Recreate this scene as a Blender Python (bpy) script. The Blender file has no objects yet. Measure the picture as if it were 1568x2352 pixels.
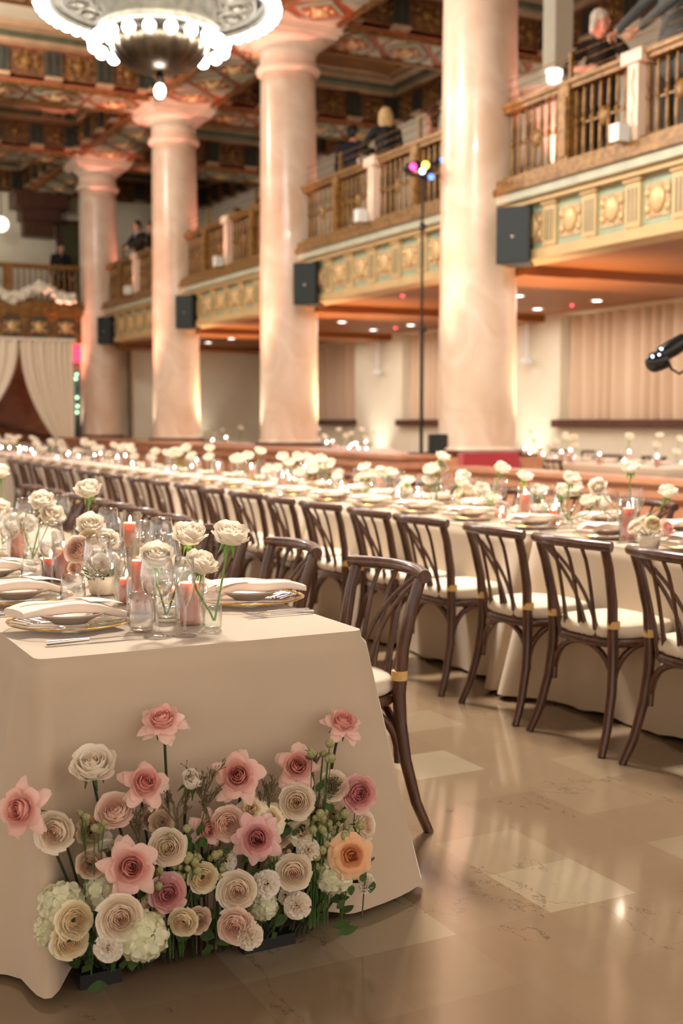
import bpy, math, random
from math import sin, cos, pi, radians, sqrt, atan2
from mathutils import Vector, Matrix, Quaternion
C = bpy.context.scene.collection
V = Vector
# ---------------------------------------------------------------- camera model (for reading positions)
F_, CX, CY, H = 2750., 784., 1176., 1.32
P_ = math.atan(212/F_); PSI = math.atan(1421/(F_/cos(P_)))
def ray(x, y):
    a = (x-CX)/F_; b = (CY-y)/F_
    f = cos(P_)+b*sin(P_); u = -sin(P_)+b*cos(P_)
    return (a*cos(PSI)+f*sin(PSI), -a*sin(PSI)+f*cos(PSI), u)
def at(x, y, X=None, Y=None, z=None):
    d = ray(x, y)
    t = X/d[0] if X is not None else (Y/d[1] if Y is not None else (z-H)/d[2])
    return V((d[0]*t, d[1]*t, H+d[2]*t))
# ---------------------------------------------------------------- materials
def lin(c):
    c = c/255.
    return c/12.92 if c <= .04045 else ((c+.055)/1.055)**2.4
def rgb(r, g, b): return (lin(r), lin(g), lin(b), 1)
class NT:
    def __init__(s, name):
        s.m = bpy.data.materials.new(name); s.m.use_nodes = True
        s.t = s.m.node_tree; s.n = s.t.nodes; s.l = s.t.links
        s.b = s.n['Principled BSDF']; s.o = s.n['Material Output']
    def add(s, t, **k):
        n = s.n.new(t)
        for a, v in k.items():
            if a in n.inputs: n.inputs[a].default_value = v
            else: setattr(n, a, v)
        return n
    def coord(s, scale=(1, 1, 1), rot=(0, 0, 0)):
        c = s.add('ShaderNodeTexCoord'); m = s.add('ShaderNodeMapping')
        m.inputs['Scale'].default_value = scale; m.inputs['Rotation'].default_value = rot
        s.l.new(c.outputs['Object'], m.inputs[0]); return m.outputs[0]
    def noise(s, vec, scale, detail=4, rough=.55, dist=0):
        n = s.add('ShaderNodeTexNoise'); n.inputs['Scale'].default_value = scale
        n.inputs['Detail'].default_value = detail; n.inputs['Roughness'].default_value = rough
        n.inputs['Distortion'].default_value = dist
        s.l.new(vec, n.inputs['Vector']); return n.outputs['Fac']
    def ramp(s, fac, stops):
        r = s.add('ShaderNodeValToRGB'); e = r.color_ramp.elements
        while len(e) < len(stops): e.new(.5)
        for q, (p, c) in zip(e, stops): q.position = p; q.color = c
        s.l.new(fac, r.inputs[0]); return r.outputs[0]
    def mix(s, fac, a, b, mode='MIX'):
        m = s.add('ShaderNodeMix', data_type='RGBA', blend_type=mode)
        for k, v in ((0, fac), (6, a), (7, b)):
            if isinstance(v, (int, float, tuple)): m.inputs[k].default_value = v
            else: s.l.new(v, m.inputs[k])
        return m.outputs[2]
    def math(s, op, a, b=0., c=None):
        m = s.add('ShaderNodeMath', operation=op)
        for k, v in enumerate((a, b) if c is None else (a, b, c)):
            if isinstance(v, (int, float)): m.inputs[k].default_value = v
            else: s.l.new(v, m.inputs[k])
        return m.outputs[0]
    def bump(s, h, strength=.3, dist=.01):
        b = s.add('ShaderNodeBump'); b.inputs['Strength'].default_value = strength; b.inputs['Distance'].default_value = dist
        s.l.new(h, b.inputs['Height']); s.l.new(b.outputs[0], s.b.inputs['Normal'])
    def base(s, v):
        if isinstance(v, tuple): s.b.inputs['Base Color'].default_value = v
        else: s.l.new(v, s.b.inputs['Base Color'])
    def set(s, **k):
        for a, v in k.items(): s.b.inputs[a.replace('_', ' ')].default_value = v
M = {}
def plain(name, c, rough=.6, metal=0., sub=None, nscale=None, namt=.12, bump=0, sheen=0):
    t = NT(name)
    if nscale:
        f = t.noise(t.coord(), nscale)
        d = tuple(x*(1-namt) for x in c[:3])+(1,); e = tuple(min(1, x*(1+namt)) for x in c[:3])+(1,)
        t.base(t.ramp(f, [(.3, d), (.7, e)]))
        if bump: t.bump(f, bump, .004)
    else: t.base(c)
    t.set(Roughness=rough, Metallic=metal)
    if sub: t.set(Subsurface_Weight=sub[0], Subsurface_Scale=sub[1]); t.b.inputs['Subsurface Radius'].default_value = (1, .4, .2)
    if sheen: t.set(Sheen_Weight=sheen)
    M[name] = t.m; return t.m
def emit(name, c, strength):
    t = NT(name); t.base((0, 0, 0, 1)); t.b.inputs['Emission Color'].default_value = c
    t.set(Emission_Strength=strength, Roughness=.4); M[name] = t.m
def wood(name, a, b, rough=.4, scale=6, stretch=(1, 1, .12), coat=0):
    t = NT(name); v = t.coord(stretch); f = t.noise(v, scale*4, 5, .6, .6)
    t.base(t.ramp(f, [(.3, a), (.7, b)])); t.set(Roughness=rough, Coat_Weight=coat); t.bump(f, .12, .002); M[name] = t.m
def glassy(name, tint=(1, 1, 1, 1), base=.06, power=.35, rough=.02):
    t = NT(name); lw = t.add('ShaderNodeLayerWeight'); lw.inputs['Blend'].default_value = power
    tr = t.add('ShaderNodeBsdfTransparent'); tr.inputs[0].default_value = tint
    gl = t.add('ShaderNodeBsdfGlossy'); gl.inputs['Roughness'].default_value = rough; gl.inputs['Color'].default_value = (1, 1, 1, 1)
    f = t.math('POWER', lw.outputs['Facing'], 2.2); f = t.math('MULTIPLY', f, .85); f = t.math('ADD', f, base)
    t.l.new(t.ramp(lw.outputs['Facing'], [(.3, tint), (.95, (tint[0]*.72, tint[1]*.72, tint[2]*.7, 1))]), tr.inputs[0])
    mx = t.add('ShaderNodeMixShader'); t.l.new(f, mx.inputs[0]); t.l.new(tr.outputs[0], mx.inputs[1]); t.l.new(gl.outputs[0], mx.inputs[2])
    t.l.new(mx.outputs[0], t.o.inputs['Surface']); t.n.remove(t.b); M[name] = t.m
glassy('glass', (.985, .985, .98, 1), .07, .45); glassy('water', (.93, .95, .93, 1), .03, .3); glassy('smoked_glass', (.82, .8, .76, 1), .08)
def petalmat(name, inner, mid, outer):
    t = NT(name); a = t.add('ShaderNodeAttribute'); a.attribute_name = 'tint'
    c = t.ramp(a.outputs['Fac'], [(0., inner), (.45, mid), (1., outer)])
    n = t.noise(t.coord(), 60, 3); c = t.mix(t.math('MULTIPLY', n, .25), c, outer)
    t.base(c); t.set(Roughness=.55, Sheen_Weight=.15)
    tl = t.add('ShaderNodeBsdfTranslucent'); t.l.new(c, tl.inputs[0]); mx = t.add('ShaderNodeMixShader'); mx.inputs[0].default_value = .42
    t.l.new(t.b.outputs[0], mx.inputs[1]); t.l.new(tl.outputs[0], mx.inputs[2]); t.l.new(mx.outputs[0], t.o.inputs['Surface']); M[name] = t.m
petalmat('petal_white', rgb(248, 228, 200), rgb(251, 240, 222), rgb(253, 246, 234))
petalmat('petal_cream', rgb(246, 196, 160), rgb(251, 232, 208), rgb(253, 245, 230))
petalmat('petal_yellow', rgb(244, 212, 168), rgb(250, 234, 198), rgb(252, 243, 218))
petalmat('petal_pink', rgb(238, 158, 148), rgb(243, 182, 170), rgb(251, 222, 208))
petalmat('petal_dusty', rgb(214, 126, 130), rgb(232, 162, 160), rgb(246, 210, 204))
petalmat('petal_peach', rgb(216, 124, 66), rgb(246, 184, 124), rgb(250, 216, 174))
petalmat('petal_blush', rgb(246, 198, 172), rgb(249, 218, 198), rgb(252, 234, 220))
petalmat('petal_beige', rgb(206, 160, 130), rgb(226, 196, 168), rgb(238, 220, 196))
petalmat('petal_green', rgb(216, 218, 166), rgb(234, 232, 196), rgb(246, 242, 220))
plain('stem_green', rgb(66, 96, 40), .5, nscale=40, namt=.3); plain('stem_dark', rgb(46, 48, 26), .6, nscale=40, namt=.4)
plain('stem_fresh', rgb(108, 148, 58), .5, nscale=30, namt=.25); plain('leaf', rgb(60, 84, 40), .5, nscale=30, namt=.4)
plain('twig', rgb(96, 84, 52), .8); plain('pod', rgb(150, 146, 96), .8, nscale=200, namt=.4, bump=.6)
wood('chair_wood', rgb(50, 25, 13), rgb(94, 54, 31), .32, 10, (1, 1, .15), .3)
t = NT('cushion'); f = t.noise(t.coord(), 9); t.base(t.ramp(f, [(.3, rgb(208, 194, 170)), (.7, rgb(220, 206, 184))])); t.set(Roughness=.8, Sheen_Weight=.2); t.bump(t.noise(t.coord(), 350), .1, .001); M['cushion'] = t.m
plain('tie', rgb(206, 168, 104), .7)
t = NT('linen'); f = t.noise(t.coord(), 1.6, 3); t.base(t.ramp(f, [(.3, rgb(184, 163, 138)), (.7, rgb(194, 173, 148))])); t.set(Roughness=.85, Sheen_Weight=.25); t.bump(t.noise(t.coord(), 420, 2), .12, .0008); M['linen'] = t.m
t = NT('napkin'); t.base(rgb(240, 218, 200)); t.set(Roughness=.8, Sheen_Weight=.3); t.bump(t.noise(t.coord(), 500, 2), .15, .0008); M['napkin'] = t.m
plain('ceramic', rgb(226, 206, 188), .35); plain('stone_pot', rgb(218, 204, 186), .7, nscale=40, bump=.3)
plain('gold', rgb(226, 176, 90), .22, 1.); plain('silver', rgb(214, 206, 200), .16, 1.)
plain('coral_wax', rgb(240, 164, 142), .45, sub=(.5, .03)); emit('flame', (1, .8, .56, 1), 300); plain('wick', rgb(30, 20, 14), .9)
emit('bulb', (1., .96, .9, 1), 32)
plain('bronze', rgb(112, 106, 92), .45, .5, nscale=12, namt=.3); plain('dark_bronze', rgb(74, 62, 48), .35, .85, nscale=8, namt=.3)
t = NT('marble_column'); v = t.coord((1, 1, 1)); n1 = t.noise(v, 1.1, 6, .6, 1.5); n2 = t.noise(t.coord((3, 3, 9)), 3., 5, .65, .6)
c = t.ramp(n1, [(.35, rgb(204, 176, 146)), (.65, rgb(228, 210, 188))]); c = t.mix(t.math('MULTIPLY', n2, .4), c, rgb(212, 176, 150)); t.base(c); t.set(Roughness=.32, Coat_Weight=.1); M['marble_column'] = t.m
plain('column_plaster', rgb(232, 206, 182), .45, nscale=3, namt=.06); plain('plinth', rgb(78, 44, 30), .4)
t = NT('plaster'); t.base(t.ramp(t.noise(t.coord(), 2.2), [(.3, rgb(222, 212, 186)), (.7, rgb(230, 221, 198))])); t.set(Roughness=.8); M['plaster'] = t.m
plain('soffit_paint', rgb(150, 90, 40), .5, nscale=2, namt=.06)
wood('partition_wood', rgb(174, 116, 84), rgb(206, 148, 112), .35, 3, (1, .2, 1), .2); wood('stage_wood', rgb(116, 66, 40), rgb(150, 92, 58), .5, 3, (.25, 1, 1))
wood('dark_wood', rgb(66, 36, 22), rgb(92, 52, 32), .4, 4)
t = NT('gilt_rail'); n = t.noise(t.coord(), 14, 5); t.base(t.ramp(n, [(.35, rgb(104, 70, 28)), (.65, rgb(156, 112, 52))])); t.set(Roughness=.4, Metallic=.25); t.bump(n, .15, .003); M['gilt_rail'] = t.m
t = NT('gilt_dark'); n = t.noise(t.coord(), 18, 5); t.base(t.ramp(n, [(.35, rgb(96, 58, 28)), (.65, rgb(176, 124, 58))])); t.set(Roughness=.4, Metallic=.4); M['gilt_dark'] = t.m
plain('pale_green', rgb(184, 182, 156), .5, nscale=5); plain('cream_trim', rgb(204, 172, 120), .45, nscale=4, namt=.08); plain('mint', rgb(158, 168, 138), .5, nscale=6)
t = NT('relief'); n = t.noise(t.coord(), 26, 4, .6, .8); t.base(t.ramp(n, [(.35, rgb(190, 124, 92)), (.5, rgb(214, 172, 124)), (.68, rgb(236, 214, 174))])); t.set(Roughness=.4, Metallic=.2); t.bump(n, .8, .02); M['relief'] = t.m
t = NT('frieze_brown'); n = t.noise(t.coord(), 9, 4, .6, .8); t.base(t.ramp(n, [(.4, rgb(92, 58, 34)), (.6, rgb(134, 90, 52)), (.75, rgb(184, 140, 82))])); t.set(Roughness=.45, Metallic=.15); t.bump(n, .7, .03); M['frieze_brown'] = t.m
plain('beam_red', rgb(158, 86, 56), .5, nscale=5, namt=.2); plain('beam_brown', rgb(140, 92, 54), .5, nscale=5, namt=.2); plain('beam_tan', rgb(176, 144, 112), .5, nscale=4, namt=.15)
plain('triglyph', rgb(60, 61, 52), .5, nscale=8, namt=.2); plain('coffer_green', rgb(84, 86, 66), .5, nscale=4, namt=.25); plain('coffer_flat', rgb(206, 196, 174), .7, nscale=2, namt=.08); plain('boss_gold', rgb(214, 180, 128), .4, .25)
plain('black_plastic', rgb(16, 18, 17), .5); plain('grille', rgb(22, 32, 30), .6, nscale=300, namt=.3); plain('black_gloss', rgb(14, 14, 14), .12); plain('metal_black', rgb(30, 28, 30), .35, .6)
plain('red_velvet', rgb(170, 26, 36), .8, sheen=.6); plain('white_plastic', rgb(226, 228, 220), .4)
t = NT('curtain'); t.base(rgb(220, 194, 164)); t.set(Roughness=.8, Sheen_Weight=.2); M['curtain'] = t.m
t = NT('voile'); t.base(rgb(238, 226, 206)); t.set(Roughness=.8); M['voile'] = t.m
emit('downlight_glow', (1, .95, .85, 1), 6); emit('red_sign', (1, .03, .08, 1), 2.2); emit('led_pink', (1, .05, .3, 1), 2.5); emit('led_yellow', (1, .7, .1, 1), 2.5); emit('led_blue', (.1, .25, 1, 1), 2); emit('led_white', (.8, .9, 1, 1), 3); emit('globe', (1, .95, .8, 1), 1.6); emit('green_led', (.55, .9, .5, 1), 3); emit('tv', (.35, .5, .65, 1), .6); emit('red_led', (1, .04, .08, 1), 4)
plain('window_glass', rgb(84, 84, 60), .15); plain('teal_glass', rgb(80, 110, 110), .2)
plain('skin', rgb(222, 160, 132), .5, sub=(.1, .02)); plain('suit_black', rgb(24, 24, 24), .8); plain('suit_navy', rgb(26, 30, 44), .8); plain('suit_grey', rgb(102, 106, 104), .85, nscale=120, namt=.2); plain('green_satin', rgb(16, 56, 48), .4); plain('white_shirt', rgb(230, 228, 224), .7); plain('rose_dress', rgb(190, 120, 120), .7)
plain('black_knit', rgb(34, 26, 22), .9)
for n_, c_ in (('hair_white', rgb(232, 222, 204)), ('hair_blonde', rgb(206, 172, 116)), ('hair_brown', rgb(84, 50, 34)), ('hair_dark', rgb(34, 24, 20))): plain(n_, c_, .6, nscale=60, namt=.25, bump=.5)
plain('menu_paper', rgb(224, 224, 206), .7); plain('flower_mass', rgb(236, 232, 214), .8)
# floor
t = NT('stone_floor'); v = t.coord(); mp = t.add('ShaderNodeVectorMath', operation='SCALE'); of = t.add('ShaderNodeVectorMath', operation='ADD'); t.l.new(v, of.inputs[0]); of.inputs[1].default_value = (.147, .15, .5); t.l.new(of.outputs[0], mp.inputs[0]); mp.inputs['Scale'].default_value = 1/.2965
fl = t.add('ShaderNodeVectorMath', operation='FLOOR'); t.l.new(mp.outputs[0], fl.inputs[0]); wn = t.add('ShaderNodeTexWhiteNoise', noise_dimensions='2D'); t.l.new(fl.outputs[0], wn.inputs['Vector'])
c = t.ramp(wn.outputs['Value'], [(0., rgb(134, 112, 88)), (.72, rgb(142, 121, 96)), (.86, rgb(150, 132, 106)), (.9, rgb(162, 148, 121))])
c = t.mix(t.math('MULTIPLY', t.noise(v, 2.5, 6, .65, .6), .5), c, rgb(116, 92, 70), 'MIX')
fr = t.add('ShaderNodeVectorMath', operation='FRACTION'); t.l.new(mp.outputs[0], fr.inputs[0]); sp = t.add('ShaderNodeSeparateXYZ'); t.l.new(fr.outputs[0], sp.inputs[0])
def edge(o): return t.math('GREATER_THAN', t.math('ABSOLUTE', t.math('SUBTRACT', o, .5)), .4965)
j = t.math('MAXIMUM', edge(sp.outputs[0]), edge(sp.outputs[1])); c = t.mix(t.math('MULTIPLY', j, .3), c, rgb(120, 96, 74))
vn = t.add('ShaderNodeTexNoise'); vn.inputs['Scale'].default_value = 2.2; vn.inputs['Detail'].default_value = 8; vn.inputs['Roughness'].default_value = .62
mv = t.add('ShaderNodeMapping'); mv.inputs['Scale'].default_value = (1, .45, 1); mv.inputs['Rotation'].default_value = (0, 0, .9); t.l.new(v, mv.inputs[0]); t.l.new(mv.outputs[0], vn.inputs['Vector'])
vv = t.math('ABSOLUTE', t.math('SUBTRACT', vn.outputs['Fac'], .5)); vl = t.math('LESS_THAN', vv, .0022)
mk = t.math('GREATER_THAN', t.noise(v, 1.7, 2), .56); c = t.mix(t.math('MULTIPLY', t.math('MULTIPLY', vl, mk), .6), c, rgb(84, 66, 52))
t.base(c); t.set(Roughness=.16, Coat_Weight=.25, Coat_Roughness=.08); t.b.inputs['Specular IOR Level'].default_value = .6
rn = t.noise(v, 6, 4); rr = t.math('MULTIPLY_ADD', rn, .12, .05); t.l.new(rr, t.b.inputs['Roughness']); M['stone_floor'] = t.m
# ---------------------------------------------------------------- mesh builder
class MB:
    def __init__(s): s.v = []; s.f = []; s.m = []; s.s = []; s.t = None
    def add(s, vs, fs, mi=0, smooth=False):
        o = len(s.v); s.v += [tuple(v) for v in vs]
        for f in fs: s.f.append(tuple(o+i for i in f)); s.m.append(mi); s.s.append(smooth)
        return s
    def box(s, lo, hi, mi=0, R=None, o=None):
        x0, y0, z0 = lo; x1, y1, z1 = hi
        vs = [V((x, y, z)) for z in (z0, z1) for y in (y0, y1) for x in (x0, x1)]
        if R is not None: vs = [R @ v for v in vs]
        if o is not None: vs = [v+V(o) for v in vs]
        return s.add(vs, [(0, 2, 3, 1), (4, 5, 7, 6), (0, 1, 5, 4), (2, 6, 7, 3), (0, 4, 6, 2), (1, 3, 7, 5)], mi)
    def tube(s, pts, r, n=8, mi=0, caps=True, flat=1.):
        pts = [V(p) for p in pts]; k = len(pts); rs = r if isinstance(r, (list, tuple)) else [r]*k
        vs = []; up = None
        for i, p in enumerate(pts):
            d = (pts[min(i+1, k-1)]-pts[max(i-1, 0)]).normalized()
            if up is None: up = d.cross(V((0, 0, 1)) if abs(d.z) < .95 else V((1, 0, 0))).normalized()
            a = (up-d*up.dot(d)).normalized(); b = d.cross(a); up = a
            vs += [p+(a*cos(2*pi*j/n)+b*sin(2*pi*j/n)*flat)*rs[i] for j in range(n)]
        fs = [(i*n+j, i*n+(j+1) % n, (i+1)*n+(j+1) % n, (i+1)*n+j) for i in range(k-1) for j in range(n)]
        s.add(vs, fs, mi, True)
        if caps: s.add(vs[:n][::-1], [tuple(range(n))], mi); s.add(vs[-n:], [tuple(range(n))], mi)
        return s
    def lathe(s, prof, n=24, mi=0, o=(0, 0, 0), R=None, smooth=True, caps=True):
        vs = []; ring = []
        for r, z in prof:
            vs += [V((r*cos(2*pi*j/n), r*sin(2*pi*j/n), z)) for j in range(n)]
        if R is not None: vs = [R @ v for v in vs]
        vs = [v+V(o) for v in vs]; k = len(prof)
        fs = [(i*n+j, i*n+(j+1) % n, (i+1)*n+(j+1) % n, (i+1)*n+j) for i in range(k-1) for j in range(n)]
        if caps and prof[0][0] > 1e-5: fs.append(tuple(range(n))[::-1])
        if caps and prof[-1][0] > 1e-5: fs.append(tuple((k-1)*n+j for j in range(n)))
        return s.add(vs, fs, mi, smooth)
    def ball(s, c, r, n=10, mi=0, R=None):
        rr = r if isinstance(r, (list, tuple)) else (r, r, r); m = max(4, n//2+1)
        vs = []; c = V(c)
        for i in range(m+1):
            a = pi*i/m
            for j in range(n):
                q = V((sin(a)*cos(2*pi*j/n)*rr[0], sin(a)*sin(2*pi*j/n)*rr[1], cos(a)*rr[2]))
                vs.append(c+(R @ q if R is not None else q))
        fs = [(i*n+j, (i+1)*n+j, (i+1)*n+(j+1) % n, i*n+(j+1) % n) for i in range(m) for j in range(n)]
        return s.add(vs, fs, mi, True)
    def grid(s, fn, nu, nv, mi=0, smooth=True, closed=False, flip=False):
        vs = [fn(i/(nu if closed else nu-1), j/(nv-1)) for j in range(nv) for i in range(nu)]
        fs = []
        for j in range(nv-1):
            for i in range(nu if closed else nu-1):
                q = (j*nu+i, j*nu+(i+1) % nu, (j+1)*nu+(i+1) % nu, (j+1)*nu+i)
                fs.append(q[::-1] if flip else q)
        return s.add(vs, fs, mi, smooth)
    def torus(s, c, R, r, n=24, k=6, mi=0, rot=None):
        def f(u, v):
            q = V(((R+r*cos(2*pi*v))*cos(2*pi*u), (R+r*cos(2*pi*v))*sin(2*pi*u), r*sin(2*pi*v)))
            return V(c)+(rot @ q if rot is not None else q)
        return s.grid(f, n, k+1, mi, True, True)
    def mesh(s, name, mats, tint=None):
        me = bpy.data.meshes.new(name); me.from_pydata(s.v, [], s.f)
        for m in (mats if isinstance(mats, (list, tuple)) else [mats]): me.materials.append(M[m])
        me.polygons.foreach_set('material_index', s.m); me.polygons.foreach_set('use_smooth', s.s)
        if tint is not None:
            a = me.color_attributes.new('tint', 'FLOAT_COLOR', 'POINT')
            a.data.foreach_set('color', [x for q in tint for x in (q, q, q, 1.)])
        me.update(); return me
    def build(s, name, mats, parent=None, **k): return link(name, s.mesh(name, mats, **k), parent)
def link(name, me, parent=None):
    o = bpy.data.objects.new(name, me); C.objects.link(o)
    if parent is not None: o.parent = parent
    return o
def tag(o, label, cat, group=None, kind=None):
    o['label'] = label; o['category'] = cat
    if group: o['group'] = group
    if kind: o['kind'] = kind
    return o
def thing(name, label, cat, loc=(0, 0, 0), rz=0, group=None):
    o = link(name, None); o.location = loc; o.rotation_euler = (0, 0, rz); return tag(o, label, cat, group)
def struct(name, mb, mats): o = mb.build(name, mats); o['kind'] = 'structure'; return o
KIDS = {}
def dup(root, loc=None, rz=None, label=None, group=None, rot=None, scale=None):
    def cp(o, par):
        c = o.copy(); C.objects.link(c)
        if par is not None: c.parent = par
        for ch in o.children: cp(ch, c)
        return c
    if root.name not in KIDS: KIDS[root.name] = 1
    r = cp(root, None)
    place(r, loc, rz, label, group, rot, scale); return r
def place(r, loc=None, rz=None, label=None, group=None, rot=None, scale=None):
    if loc is not None: r.location = loc
    if rz is not None: r.rotation_euler = (0, 0, rz)
    if rot is not None: r.rotation_euler = rot
    if scale is not None: r.scale = (scale,)*3
    if label: r['label'] = label
    if group: r['group'] = group
class Kit:
    """first use moves the prototype itself, later uses copy it"""
    def __init__(s, root): s.root = root; s.used = False
    def put(s, *a, **k):
        if s.used: return dup(s.root, *a, **k)
        s.used = True; s.src = s.root; place(s.root, *a, **k); return s.root
ORD = ['first', 'second', 'third', 'fourth', 'fifth', 'sixth', 'seventh', 'eighth', 'ninth', 'tenth', 'eleventh', 'twelfth', 'thirteenth', 'fourteenth', 'fifteenth', 'sixteenth', 'seventeenth', 'eighteenth', 'nineteenth', 'twentieth']
def ordn(i):
    if i < 20: return ORD[i]
    i += 1; t_ = {2: 'twenty', 3: 'thirty', 4: 'forty', 5: 'fifty', 6: 'sixty'}[i//10]
    return (t_+'-'+ORD[i % 10-1]) if i % 10 else t_.replace('ty', 'tieth')
rnd = random.Random(7)
def spot(name, loc, to, watt, color, angle=60, blend=.6, size=.06):
    l = bpy.data.lights.new(name, 'SPOT'); l.energy = watt; l.color = color; l.spot_size = radians(angle); l.spot_blend = blend; l.shadow_soft_size = size
    o = bpy.data.objects.new(name, l); C.objects.link(o); o.location = loc
    o.rotation_euler = (V(to)-V(loc)).to_track_quat('-Z', 'Y').to_euler(); return o
def area(name, loc, to, watt, color, sx, sy):
    l = bpy.data.lights.new(name, 'AREA'); l.shape = 'RECTANGLE'; l.size = sx; l.size_y = sy; l.energy = watt; l.color = color
    o = bpy.data.objects.new(name, l); C.objects.link(o); o.location = loc; o.rotation_euler = (V(to)-V(loc)).to_track_quat('-Z', 'Y').to_euler(); return o
# ---------------------------------------------------------------- room shell
COLY = [12.0, 17.34, 22.65, 28.01]; BAY = 5.337; CX_ = 8.0
WX = 12.6; SOF = 3.11; BZ = 7.33
struct('floor', MB().box((-14, -9, -.1), (14, 34, 0)), 'stone_floor')
# right wall with window openings
WINS = [(13.0, 16.4), (18.4, 21.7), (23.8, 27.0), (7.6, 11.0)]
mb = MB(); ys = sorted(WINS); y0 = -2.
for a, b in ys+[(33.3, 33.3)]:
    mb.box((WX, y0, 0), (WX+.5, a, 8.6)); y0 = b
    if a < 33: mb.box((WX, a, 0), (WX+.5, b, 1.25)); mb.box((WX, a, 3.08), (WX+.5, b, 8.6))
struct('wall_right', mb, 'plaster')
mb = MB(); mb.box((-2, 33, 0), (13, 33.3, 8.6))
mb.box((8.95, 28.55, 0), (12.6, 28.8, 3.2)); mb.box((7.62, 28.9, 0), (8.95, 29.1, 3.2))
struct('wall_back', mb, 'plaster')
for i, (a, b) in enumerate(WINS):
    if i == 3: continue
    w = struct('window_%d' % (i+1), MB().box((WX-.12, a-.08, 1.19), (WX+.42, b+.08, 1.32), 0), ['dark_wood'])
    MB().box((WX+.44, a, 1.3), (WX+.46, b, 3.1), 0).build('window_pane', 'window_glass', w)
    r_ = random.Random(i)
    ph = [r_.uniform(-.3, .3) for _ in range(60)]
    def cf(u, v, a=a, b=b, ph=ph):
        y = a+.02+(b-a-.04)*u; k = int(u*40) % 60
        return V((WX+.26+.085*sin(u*2*pi*12+1.4*sin(u*17))+.018*sin(u*90)*(.6+.4*v)+ph[k]*.01, y+.02*sin(v*3+u*20)*(1-v), 1.325+(3.08-1.325)*v))
    c = MB().grid(cf, 220, 6); o = c.build('curtain', 'curtain'); tag(o, 'beige pleated curtain across the %s window in the right wall' % ('nearest', 'middle', 'farthest')[i], 'curtain', 'curtains in the right hand windows')
# lower soffit of the gallery + shallow beams
mb = MB().box((CX_+.25, -2, SOF), (WX+.1, 33, SOF+.4), 0)
for y in [COLY[0]-BAY]+COLY: mb.box((CX_+.3, y-.5, SOF-.12), (WX, y+.5, SOF+.01), 0)
mb.box((-2, 28.2, SOF+.1), (CX_+.3, 33, SOF+.4), 0)
struct('ceiling_gallery', mb, 'soffit_paint')
struct('floor_gallery', MB().box((CX_+.2, -2, 3.7), (WX+.1, 33, 4.1)).box((-2, 28.05, 3.7), (CX_+.3, 33, 4.1)), 'dark_wood')
# fascia of the gallery, along Y then along X at far end
def fascia(mb, P, Q, nrm, ticks, first):
    P, Q, N = V(P), V(Q), V(nrm); L = (Q-P).length; D = (Q-P)/L
    def bx(s0, s1, z0, z1, out, mi, back=.3):
        a = P+D*s0-N*back; b = P+D*s1+N*out
        mb.box((min(a.x, b.x), min(a.y, b.y), z0), (max(a.x, b.x), max(a.y, b.y), z1), mi)
    bx(0, L, 3.09, 3.2, .06, 0); bx(0, L, 3.2, 3.72, 0, 1); bx(0, L, 3.70, 3.76, .1, 0); bx(0, L, 3.76, 3.86, .16, 2); bx(0, L, 3.86, 3.93, .2, 3); bx(0, L, 3.93, 4.02, .16, 3)
    s = first
    while s < L:
        bx(s-.11, s+.11, 3.22, 3.68, .035, 0); bx(s-.13, s+.13, 3.66, 3.71, .06, 0)
        for q in (-.055, 0, .055): bx(s+q-.011, s+q+.011, 3.27, 3.6, .037, 5)
        for q in (-.09, -.045, 0, .045, .09): bx(s+q-.012, s+q+.012, 3.19, 3.22, .03, 4)
        c = s+ticks/2
        if c < L:
            bx(c-.17, c+.17, 3.28, 3.6, .012, 4)
            R = Matrix((D, N, V((0, 0, 1)))).transposed().to_3x3()
            mb.ball(P+D*c+N*.02+V((0, 0, 3.45)), (.11, .035, .14), 12, 6, R)
            for q in (-1, 1): mb.ball(P+D*(c+.14*q)+N*.015+V((0, 0, 3.52)), (.04, .025, .05), 8, 6, R); mb.ball(P+D*(c+.14*q)+N*.015+V((0, 0, 3.36)), (.04, .025, .05), 8, 6, R)
        s += ticks
FM = ['cream_trim', 'mint', 'pale_green', 'gilt_rail', 'relief', 'coffer_green', 'boss_gold']
mb = MB(); fascia(mb, (CX_+.1, -1, 0), (CX_+.1, 28.3, 0), (-1, 0, 0), .672, .3)
struct('trim_1', mb, FM)
mb = MB(); fascia(mb, (-2, 28.0, 0), (CX_-.3, 28.0, 0), (0, -1, 0), .62, .2); struct('trim_2', mb, ['gilt_dark', 'coffer_green', 'gilt_rail', 'gilt_rail', 'frieze_brown', 'triglyph', 'boss_gold'])
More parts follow.
